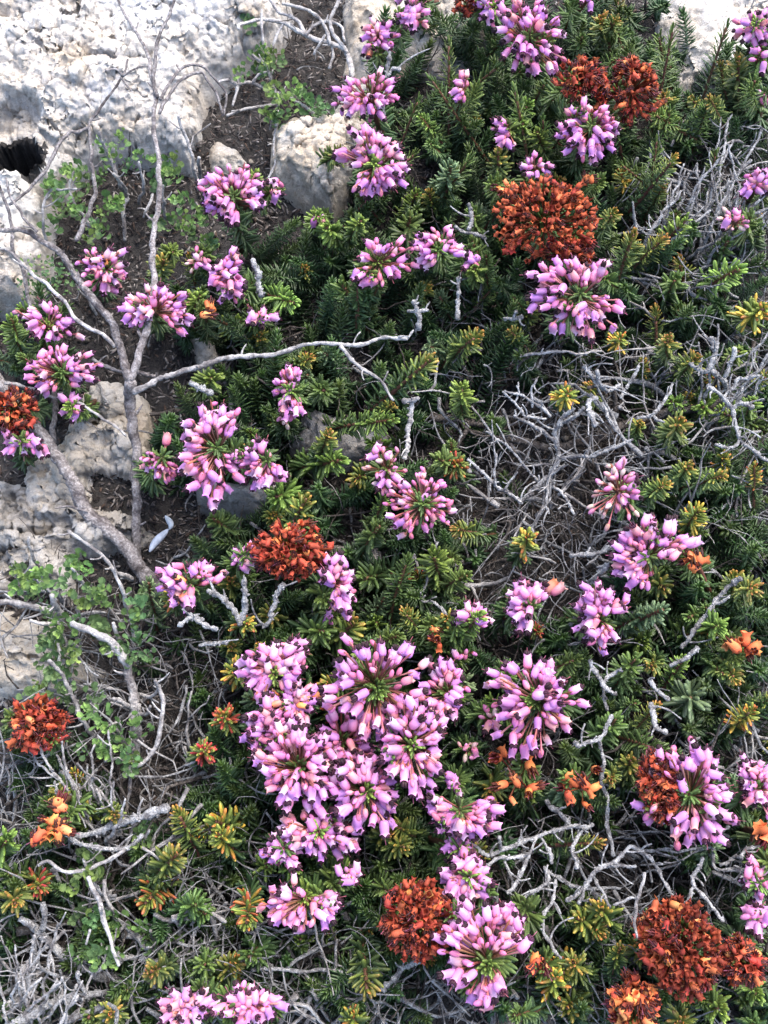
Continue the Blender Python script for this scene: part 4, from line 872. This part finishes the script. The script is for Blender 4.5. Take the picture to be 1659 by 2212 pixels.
dead('dead_branch', 'bow shaped white twig with broken end beside the compact orange cup cluster', 'dead twig', M_PALE, [
    ([(82, 1870), (100, 1859), (130, 1877), (160, 1885), (225, 1864), (270, 1836)], 4, 5, 44, 40), ([(190, 1894), (200, 1920), (215, 1959), (235, 2019), (246, 2050), (257, 2086)], 6, 4, 42, 40), ([(225, 1900), (232, 1940), (248, 1970)], 4.5, 4, 38, 34), ([(195, 2008), (186, 2040)], 3, 2.6, 42, 40), ([(305, 1830), (340, 1850), (368, 1868), (385, 1880)], 3.6, 3, 38, 34)], .16, .25)
dead('dead_branch', 'leaning thick grey stem running under sprigs toward the bottom edge', 'dead branch', M_LICH, [
    ([(44, 1984), (68, 2000), (100, 2024), (150, 2072), (210, 2106), (262, 2118)], 8, 15, 36, 14), ([(92, 1950), (96, 1980), (92, 2010)], 7, 8, 38, 32)], .2, .3)
dead('dead_branch', 'rough grey stem sweeping up from the bottom edge', 'dead branch', M_LICH, [([(22, 2225), (60, 2195), (100, 2169), (165, 2149), (230, 2144)], 11, 8, 36, 30), ([(185, 2146), (172, 2118), (168, 2100)], 5, 5, 34, 40)], .24, .4)
dead('dead_branch', 'weathered split twig arched like a bridge over the lower litter', 'dead twig', M_PALE, [
    ([(372, 1984), (400, 1972), (432, 1963), (460, 1974), (488, 1992)], 7, 4.5, 38, 36), ([(452, 1970), (468, 2000), (470, 2030)], 6.5, 5, 37, 28), ([(378, 1985), (392, 2005), (388, 2030)], 4.5, 3.6, 36, 24), ([(430, 1964), (420, 1990), (412, 1998)], 4, 3, 36, 30)], .15, .2)
dead('dead_branch', 'long dark twig lying level below the twig arch', 'dead twig', M_LICH, [([(236, 2056), (300, 2068), (345, 2076), (390, 2074), (440, 2068), (472, 2050)], 6, 4.5, 24, 26), ([(390, 2074), (420, 2010), (480, 1960), (490, 1950)], 4, 3.5, 24, 34)], .25, .5)
dead('dead_branch', 'thick fallen stem sunk in shadow below the flat sparse spray', 'dead branch', M_BROWN, [([(722, 1945), (748, 1968), (775, 1989), (835, 2009), (900, 2030)], 11, 12, 20, 18), ([(835, 2008), (770, 2030), (700, 2046), (640, 2080), (560, 2120), (480, 2215)], 13, 10, 18, 12)], .1, .15)
dead('dead_branch', 'level greyish twig below the thick fallen stem', 'dead twig', M_LICH, [([(545, 2096), (600, 2092), (650, 2094), (725, 2099), (790, 2108)], 5, 4, 32, 34), ([(725, 2099), (726, 2060), (728, 2030)], 4, 3, 33, 36)], .2, .4)
dead('dead_branch', 'pale twigs radiating under the bottom pink heads', 'dead twig', M_PALE, [([(640, 2150), (620, 2175), (600, 2225)], 8, 7, 26, 18), ([(600, 2165), (660, 2175), (700, 2215)], 5, 4.5, 30, 26), ([(700, 2100), (690, 2150), (660, 2215)], 5, 4.5, 24, 20)], .14, .3)
dead('dead_branch', 'broken grey wood splinters in the bottom corner', 'dead branch', M_PALE, [([(-20, 2190), (20, 2170), (60, 2140), (90, 2090)], 10, 7, 22, 24), ([(-20, 2215), (30, 2180), (50, 2160)], 5, 4, 26, 28), ([(40, 2090), (95, 2050), (140, 2010)], 7, 4, 20, 28)], .12, .1)
# ------------------------------------------------------------------ green herb with scalloped leaves on bleached stems
def herb_leaf():
    pts = [(0, 0), (.16, .22), (.42, .42), (.40, .58), (.52, .70), (.38, .80), (.40, .95), (.2, .93), (.13, 1.06), (0, 1.0)]
    V = []
    for i, (x, y) in enumerate(pts):
        V.append((x, y, .34*x+.10*y*y))
    n = len(pts); right = list(range(n)); left = []
    for i in range(1, n-1):
        left.append(len(V)); V.append((-pts[i][0], pts[i][1], .34*pts[i][0]+.10*pts[i][1]**2))
    mid = []
    for y in (.3, .65): mid.append(len(V)); V.append((0, y, .05*y))
    t = []
    for side, s in ((right[1:-1], 1), (left, -1)):
        ring = [0]+side+[n-1]; f = [mid[0] if V[ring[i]][1] < .5 else mid[1] for i in range(len(ring))]
        for i in range(len(ring)-1):
            a, b = ring[i], ring[i+1]; t.append((f[i], a, b) if s > 0 else (f[i], b, a))
            if f[i] != f[i+1]: t.append((f[i], b, f[i+1]) if s > 0 else (f[i], f[i+1], b))
    return np.array(V), np.array(t)
HV, HT = herb_leaf()
def leaf_cluster(seed, young, cushion=False):
    r = random.Random(seed); mb = MB()
    n = 18 if not cushion else 22
    A, B = np.array(lin(66, 92, 58)), np.array(lin(138, 164, 92)) if young else np.array(lin(112, 138, 92))
    for i in range(n):
        u = i/n; ph = i*GA+r.uniform(-.3, .3); el = .15+u*1.1+r.uniform(-.25, .25)
        s = (.0027*(1-.4*u)+.0002)*r.uniform(.75, 1.25)*(.62 if cushion else 1)
        out = np.array((math.cos(ph)*math.cos(el), math.sin(ph)*math.cos(el), math.sin(el)))
        side = np.cross(out, (0, 0, 1.)); side /= np.linalg.norm(side); nr = np.cross(side, out)
        base = np.array((r.gauss(0, .0009), r.gauss(0, .0009), .0085*u))+ (out*np.array((1, 1, 0))*.0012) + (np.array((r.gauss(0, .003), r.gauss(0, .003), 0)) if cushion else 0)
        V = base+s*(HV[:, :1]*side*1.05+HV[:, 1:2]*out+HV[:, 2:]*nr)
        f = (.25+.75*u)*(.4+.6*HV[:, 1:2]); mb.add(V, None, HT, (A*(1-f)+B*f)*r.uniform(.8, 1.2))
    return mb.mesh('leaf_cluster', M_HERB, smooth=False)
CL = [leaf_cluster(k, k % 2) for k in range(6)]; CLC = [leaf_cluster(20+k, k % 2, True) for k in range(3)]
def herb(label, rosettes, lines, z=(18, 34), cushion=False):
    x0, y0 = rosettes[0]; base = at(x0, y0, 0); root = empty('wild_herb', base, label, 'herb', 'green herbs with scalloped leaves')
    bn = np.array(base)
    for k, (pts, r0, r1, z0, z1) in enumerate(lines):
        n = len(pts); P = [at(a, b, (z0+(z1-z0)*i/(n-1)+7*min(1, i))*MM) for i, (a, b) in enumerate(pts)]; u = ppu(P[0])*1.1
        obj('woody_stem', branch_mesh(np.array(P), (r0*u, r1*u), M_PALE, bn, .2, 1.1, .0011), root)
    for (x, y) in rosettes:
        for q in range(R.choice((1, 1, 1, 2))):
            zz = R.uniform(*z)-q*6; p = at(x+R.uniform(-6, 6)*(1+q*1.4), y+R.uniform(-6, 6)*(1+q*1.4), zz*MM)
            rk = rock_at(p); p.z = max(p.z, rk*.9)
            ax = Vector((R.gauss(0, .55), R.gauss(-.15, .55), 1))
            obj('leaf_cluster', R.choice(CLC if cushion else CL), root, xf(p-base, ax, R.uniform(0, 6.28), R.uniform(.8, 1.2)))
    return root
herb('bright green scalloped herb trailing down between dark litter and cream boulder', [(550, 125), (560, 137), (585, 150), (595, 132), (580, 175), (525, 155), (600, 195), (625, 200), (640, 213), (655, 222), (685, 240), (690, 262), (605, 235), (612, 257), (585, 272), (530, 60), (572, 142), (668, 232)], [([(585, 280), (600, 230), (590, 190), (575, 150), (545, 118)], 4, 3, 4, 20), ([(600, 200), (650, 222), (690, 255)], 3.5, 2.6, 10, 16)], (18, 28))
herb('grey green herb bush at the foot of the white boulder, nearest the hole', [(165, 360), (180, 372), (150, 395), (188, 408), (120, 415), (137, 440), (165, 442), (110, 412), (150, 470), (190, 470), (105, 500), (210, 520), (180, 537)], [([(200, 520), (180, 470), (150, 420), (160, 370)], 3.5, 2.5, 8, 26), ([(100, 520), (95, 470), (105, 415), (165, 408)], 3.2, 2.2, 20, 36)])
herb('pale herb bush on either side of the tall bare branch', [(240, 430), (252, 442), (225, 500), (232, 480), (240, 332), (252, 347), (262, 315), (300, 345), (282, 372), (330, 392), (222, 555), (218, 395)], [([(275, 430), (255, 390), (232, 330), (215, 285)], 4.5, 3, 8, 36), ([(275, 430), (268, 405), (245, 375)], 4, 3, 8, 28), ([(300, 440), (312, 395), (300, 350)], 4, 2.5, 8, 30), ([(270, 520), (268, 460), (275, 430)], 4, 4, 4, 10), ([(330, 420), (318, 445), (310, 470)], 3, 2.5, 20, 10)])
herb('dense grey green herb patch beside the head below the small stone', [(370, 355), (365, 375), (377, 387), (410, 440), (390, 490), (375, 502), (420, 480), (445, 450), (450, 470), (440, 520), (460, 540), (400, 502), (425, 525), (355, 470)], [([(430, 410), (420, 360), (400, 300), (385, 250)], 4.5, 3, 6, 34), ([(440, 420), (432, 370), (430, 340)], 4.5, 3, 6, 26), ([(355, 480), (356, 430), (352, 400)], 4, 2.5, 6, 20)])
herb('small cushion of tiny green leaves above the pink head with orange bells', [(90, 610), (120, 622), (142, 600), (100, 642), (75, 592), (130, 605), (150, 625), (70, 620), (110, 590)], [([(100, 650), (105, 620), (120, 600)], 3, 2, 10, 26)], (22, 32), True)
herb('green herb with spreading leaf stalks over grey ledged rock and soil', [(170, 1210), (185, 1230), (75, 1245), (95, 1252), (120, 1260), (60, 1282), (100, 1290), (55, 1245), (160, 1270), (185, 1287), (205, 1290), (225, 1290), (160, 1235)], [([(130, 1335), (66, 1311), (0, 1301), (-30, 1298)], 8, 5, 28, 40), ([(132, 1338), (116, 1305), (112, 1285)], 7, 5, 28, 38), ([(95, 1250), (75, 1200), (62, 1160)], 4, 2.6, 24, 38), ([(285, 1251), (250, 1236), (210, 1191), (147, 1146)], 5, 3, 20, 40), ([(200, 1300), (170, 1250), (155, 1228)], 5, 3, 24, 38)], (24, 40))
herb('tall bleached herb with white forked stems standing in the twig litter', [(245, 1300), (285, 1295), (300, 1310), (175, 1375), (215, 1360), (240, 1370), (282, 1330), (290, 1400), (270, 1420), (310, 1400), (325, 1422), (240, 1562), (222, 1550), (300, 1590), (280, 1612), (300, 1425)], [([(290, 1640), (292, 1560), (295, 1510), (280, 1456), (260, 1416), (225, 1381), (155, 1346)], 12, 6, 10, 40), ([(260, 1416), (252, 1370), (245, 1345)], 6, 4, 26, 36), ([(285, 1331), (262, 1280), (247, 1231)], 5, 3.4, 30, 40), ([(295, 1386), (288, 1345), (280, 1321)], 4, 3.4, 24, 32), ([(292, 1545), (268, 1520), (245, 1510)], 6, 4, 18, 30), ([(293, 1530), (310, 1545), (325, 1525)], 5, 3, 18, 28), ([(290, 1560), (278, 1600), (270, 1640)], 5, 4, 14, 10), ([(296, 1500), (330, 1500), (345, 1480)], 4, 3, 18, 30)], (26, 40))
herb('leafy herb strip with a long bent white twig beside the smooth cream rock', [(150, 1335), (120, 1347), (130, 1362), (130, 1390), (120, 1410), (140, 1425), (97, 1430), (150, 1450), (140, 1480), (125, 1490), (110, 1378), (150, 1405), (135, 1455)], [([(235, 1612), (175, 1556), (160, 1510), (135, 1465), (105, 1426)], 5, 4, 20, 42), ([(130, 1350), (95, 1345), (65, 1340)], 5, 3, 28, 36), ([(140, 1500), (128, 1440), (125, 1390)], 4, 3, 18, 30)], (24, 38))
herb('low yellow green herb below the rust ball, with a white looping twig', [(190, 1500), (170, 1512), (60, 1510), (235, 1622), (290, 1640), (270, 1642), (205, 1600), (230, 1612)], [([(270, 1660), (300, 1652), (330, 1625), (346, 1581), (350, 1521), (340, 1480), (335, 1470)], 5, 4, 20, 38), ([(300, 1652), (260, 1640), (225, 1645)], 4, 3, 20, 24), ([(190, 1500), (205, 1530), (215, 1560)], 4, 3, 20, 26)], (24, 38))
herb('faded herb on a thin pale stem under the twig tangle, toward the bottom', [(215, 1960), (195, 1980), (205, 1992), (245, 1990), (175, 2050), (225, 2045), (215, 2070), (240, 2060), (200, 2000)], [([(262, 2080), (240, 2020), (215, 1960)], 4, 3, 24, 36)], (24, 38))
herb('small green herb tucked beside the curved fuzzy twig', [(310, 1800), (325, 1790), (285, 1815), (180, 1860), (200, 1872), (170, 1890), (230, 1910), (190, 1845)], [([(300, 1840), (310, 1815), (322, 1792)], 4, 3, 20, 32), ([(220, 1910), (195, 1880), (180, 1855)], 4, 3, 20, 30)], (22, 34))
herb('round leaved herb below the heather shoot with red needles near the bottom', [(320, 2020), (332, 2010), (335, 2030), (270, 2120), (195, 2000), (345, 2018)], [([(330, 2050), (328, 2025), (325, 2010)], 4, 3, 14, 28)], (20, 32))

# ------------------------------------------------------------------ fallen petals: two pale slivers on the dark soil
def sliver(label, pts, wd, z):
    P = np.array([at(x, y, z*MM) for x, y in pts]); Q = spline(P, .0006); n = len(Q); t = np.linspace(0, 1, n); u = ppu(Vector(P[0]))
    c = Vector(P[0]); r = wd*u*np.sin(np.clip(t*.94+.03, 0, 1)*math.pi)**.7
    V, q, f = tube_data(Q-P[0], r, 10); V[:, 2] = (V[:, 2])*.55; mb = MB(); mb.add(V, q, f, np.array(lin(160, 168, 180)))
    o = obj('fallen_petal', mb.mesh('fallen_petal', M_HERB)); o.location = c; tag(o, label, 'fallen petal', 'pale fallen petals')
sliver('larger pale blue grey sliver lying on the soil beside the bare branch foot', [(323, 1192), (335, 1172), (352, 1155), (364, 1143)], 9, 15)
sliver('smaller pale blue grey sliver touching the larger one on the dark soil', [(366, 1144), (369, 1132), (357, 1114)], 7, 16)

# ------------------------------------------------------------------ litter, undergrowth twigs and low foliage nobody could count
def litter():
    mb = MB(); n = 52000
    lo, hi = at(-60, 2290, 0), at(1720, -60, 0)
    x = NR.uniform(-.24, .24, n); y = NR.uniform(lo.y-.01, hi.y+.01, n)
    z = ground_z(x, y)+NR.uniform(.0004, .003, n)
    ph = NR.uniform(0, 6.28, n); el = NR.normal(.12, .28, n); L = NR.uniform(.0018, .0048, n); wd = NR.uniform(.0004, .0013, n)
    o = np.stack([np.cos(ph)*np.cos(el), np.sin(ph)*np.cos(el), np.sin(el)], 1)
    s = np.cross(o, [0, 0, 1.]); s /= np.linalg.norm(s, axis=1)[:, None]; nr = np.cross(s, o)
    sel = [4, 5, 6, 7, 8, 9, 10, 11, 16, 17, 18, 19]; T = NV[sel]
    b = np.stack([x, y, z], 1)
    V = b[:, None]+T[None, :, :1]*wd[:, None, None]*s[:, None]+T[None, :, 1:2]*L[:, None, None]*o[:, None]+T[None, :, 2:]*wd[:, None, None]*nr[:, None]
    q1 = np.array([(i*4+j, i*4+(j+1) % 4, i*4+4+(j+1) % 4, i*4+4+j) for i in range(2) for j in range(4)]+[(8, 9, 10, 11), (3, 2, 1, 0)])
    q = (q1[None]+np.arange(n)[:, None, None]*12).reshape(-1, 4)
    pal = np.array([lin(64, 58, 56), lin(100, 93, 90), lin(44, 40, 40), lin(130, 124, 120), lin(84, 70, 62), lin(140, 134, 130)])
    c = np.repeat(pal[NR.choice(6, n, p=[.26, .26, .2, .14, .1, .04])]*NR.uniform(.7, 1.2, (n, 1)), 12, 0)
    mb.add(V.reshape(-1, 3), q, None, c)
    oc = np.array([(1, 0, 0), (0, 1, 0), (-1, 0, 0), (0, -1, 0), (0, 0, .8), (0, 0, -.8)]); of = [(0, 1, 4), (1, 2, 4), (2, 3, 4), (3, 0, 4), (1, 0, 5), (2, 1, 5), (3, 2, 5), (0, 3, 5)]
    for k in range(1500):                          # grit and crumbs of stone
        px, py = R.uniform(-.2, .2), R.uniform(lo.y, hi.y); v = (oc+NR.normal(size=(6, 3))*.28)*R.choice((.0005, .0007, .001, .0016)); mb.add(v+np.array((px, py, float(ground_z(np.array(px), np.array(py)))+.0012)), None, of, np.array(lin(150, 142, 132))*R.uniform(.4, 1))
    tag(obj('leaf_litter', mb.mesh('leaf_litter', M_LITTER)), 'dark brown needle litter covering the soil', 'litter', None, 'stuff')
M_LITTER = pigment_mat('litter', .9, 0, 0, 0, 0, .15)
litter()
def undergrowth_twigs():
    mb = MB()
    for k in range(9500):
        x, y = R.uniform(-30, 1690), R.uniform(-30, 2250); d = dens(GREY, x, y)
        if R.random() > (d/9)**1.1: continue
        z = R.uniform(2, 14+d*2.9); p = np.array(at(x, y, z*MM)); 
        up = R.random() < .4
        v = NR.normal(size=3)*np.array((1, 1, .35 if not up else 1.6)); v[2] = abs(v[2]) if up else v[2]*.5; v /= np.linalg.norm(v); L = R.uniform(.010, .040)
        def walk(p, v, L, n, wob):
            P = [p]; bend = NR.normal(size=3)*.10
            for i in range(n-1):
                v = v+NR.normal(size=3)*wob+bend; v /= np.linalg.norm(v); P.append(P[-1]+v*L/(n-1))
            P = np.array(P); P[:, 2] = np.maximum(P[:, 2], .002); return P
        n = 8; P = walk(p-v*L*.5, v, L, n, .20)
        r0 = R.choice((.0002, .00026, .00034, .00042, .0006))*(1.8 if R.random() < .06 else 1)
        V, q, f = tube_data(P, np.linspace(r0*1.25, r0*.5, n)*(1+.25*NR.uniform(-1, 1, n)), 5, .25)
        m = R.choices((0, 1, 2), (.75, .2, .05) if z < 14 else (.4, .4, .2) if z < 24 else (.1, .55, .35))[0]
        mb.add(V, q, f, None, m)
        for _ in range(R.choice((0, 1, 1, 2, 3))):
            i = R.randrange(1, n-1); tg = P[i+1]-P[i]; tg /= np.linalg.norm(tg)+1e-9; w_ = NR.normal(size=3); w_ = tg*.7+w_*.55
            S = walk(P[i], w_/np.linalg.norm(w_), L*R.uniform(.15, .5), 5, .22)
            V, q, f = tube_data(S, np.linspace(r0*.75, r0*.4, 5)*(1+.25*NR.uniform(-1, 1, 5)), 4, .2); mb.add(V, q, f, None, m)
    tag(obj('undergrowth_twigs', mb.mesh('undergrowth_twigs', [M_BROWN, M_LICH, M_PALE], color=False)), 'tangle of thin dead grey twigs under the heather', 'twigs', None, 'stuff')
undergrowth_twigs()
def low_shoot(seed, L, nl):
    r = random.Random(seed); V = []; C = []; n = int(L/.0018)
    T = np.array([(.4, 0, 0), (-.4, 0, 0), (0, 0, -.3), (.5, .6, .1), (-.5, .6, .1), (0, .6, -.3), (0, 1, 0)])
    for i in range(n):
        t = i/n; a0 = math.radians(76-10*t-42*max(0, (t-.7)/.3))
        for j in range(5):
            ph = i*2.4+j*1.2566+r.uniform(-.25, .25); a = a0+r.uniform(-.15, .15); h = np.array((math.cos(ph), math.sin(ph), 0)); out = h*math.sin(a)+np.array((0, 0, math.cos(a)))
            s = np.cross(out, (0, 0, 1.)); s /= np.linalg.norm(s); nr = np.cross(s, out); l = nl*(1-.5*max(0, (t-.7)/.3))*r.uniform(.8, 1.1)
            V.append(np.array((0, 0, L*t))+T[:, :1]*.0012*s+T[:, 1:2]*l*out+T[:, 2:]*.0013*nr)
            y = max(0, (t-.6)/.4); C.append(np.repeat(((OLD*(1-y)+MID*y)*r.uniform(.6, 1.05))[None], 7, 0))
    m = len(V); q1 = np.array([(0, 1, 4, 3), (1, 2, 5, 4), (2, 0, 3, 5)]); t1 = np.array([(3, 4, 6), (4, 5, 6), (5, 3, 6)]); k = np.arange(m)[:, None, None]*7
    return np.concatenate(V), (q1[None]+k).reshape(-1, 4), (t1[None]+k).reshape(-1, 3), np.concatenate(C)
def low_foliage():
    P = [low_shoot(k, .034+.004*k, .0068) for k in range(4)]; mb = MB(); n = 0
    for k in range(4200):
        x, y = R.uniform(-40, 1700), R.uniform(-40, 2260); d = dens(GREEN, x, y)
        if R.random() > (d/9)**1.5*.55: continue
        z = R.uniform(12, 34); p = at(x, y, z*MM); a = Vector((R.gauss(0, .4), R.gauss(0, .4), 1)).normalized(); V, q, t, c = R.choice(P); L = .04*R.uniform(.8, 1.1)
        M = np.array(xf(p-a*.034, a, R.uniform(0, 6), R.uniform(.85, 1.1))); mb.add(V @ M[:3, :3].T+M[:3, 3], q, t, c*np.array((R.uniform(.8, 1.15), 1, R.uniform(.85, 1.1)))); n += 1
    tag(obj('low_foliage', mb.mesh('low_foliage', M_LEAF)), 'dark green needle foliage deep inside the heather', 'foliage', None, 'stuff'); print('low shoots', n)
low_foliage()
print('objects', len(COL.objects))
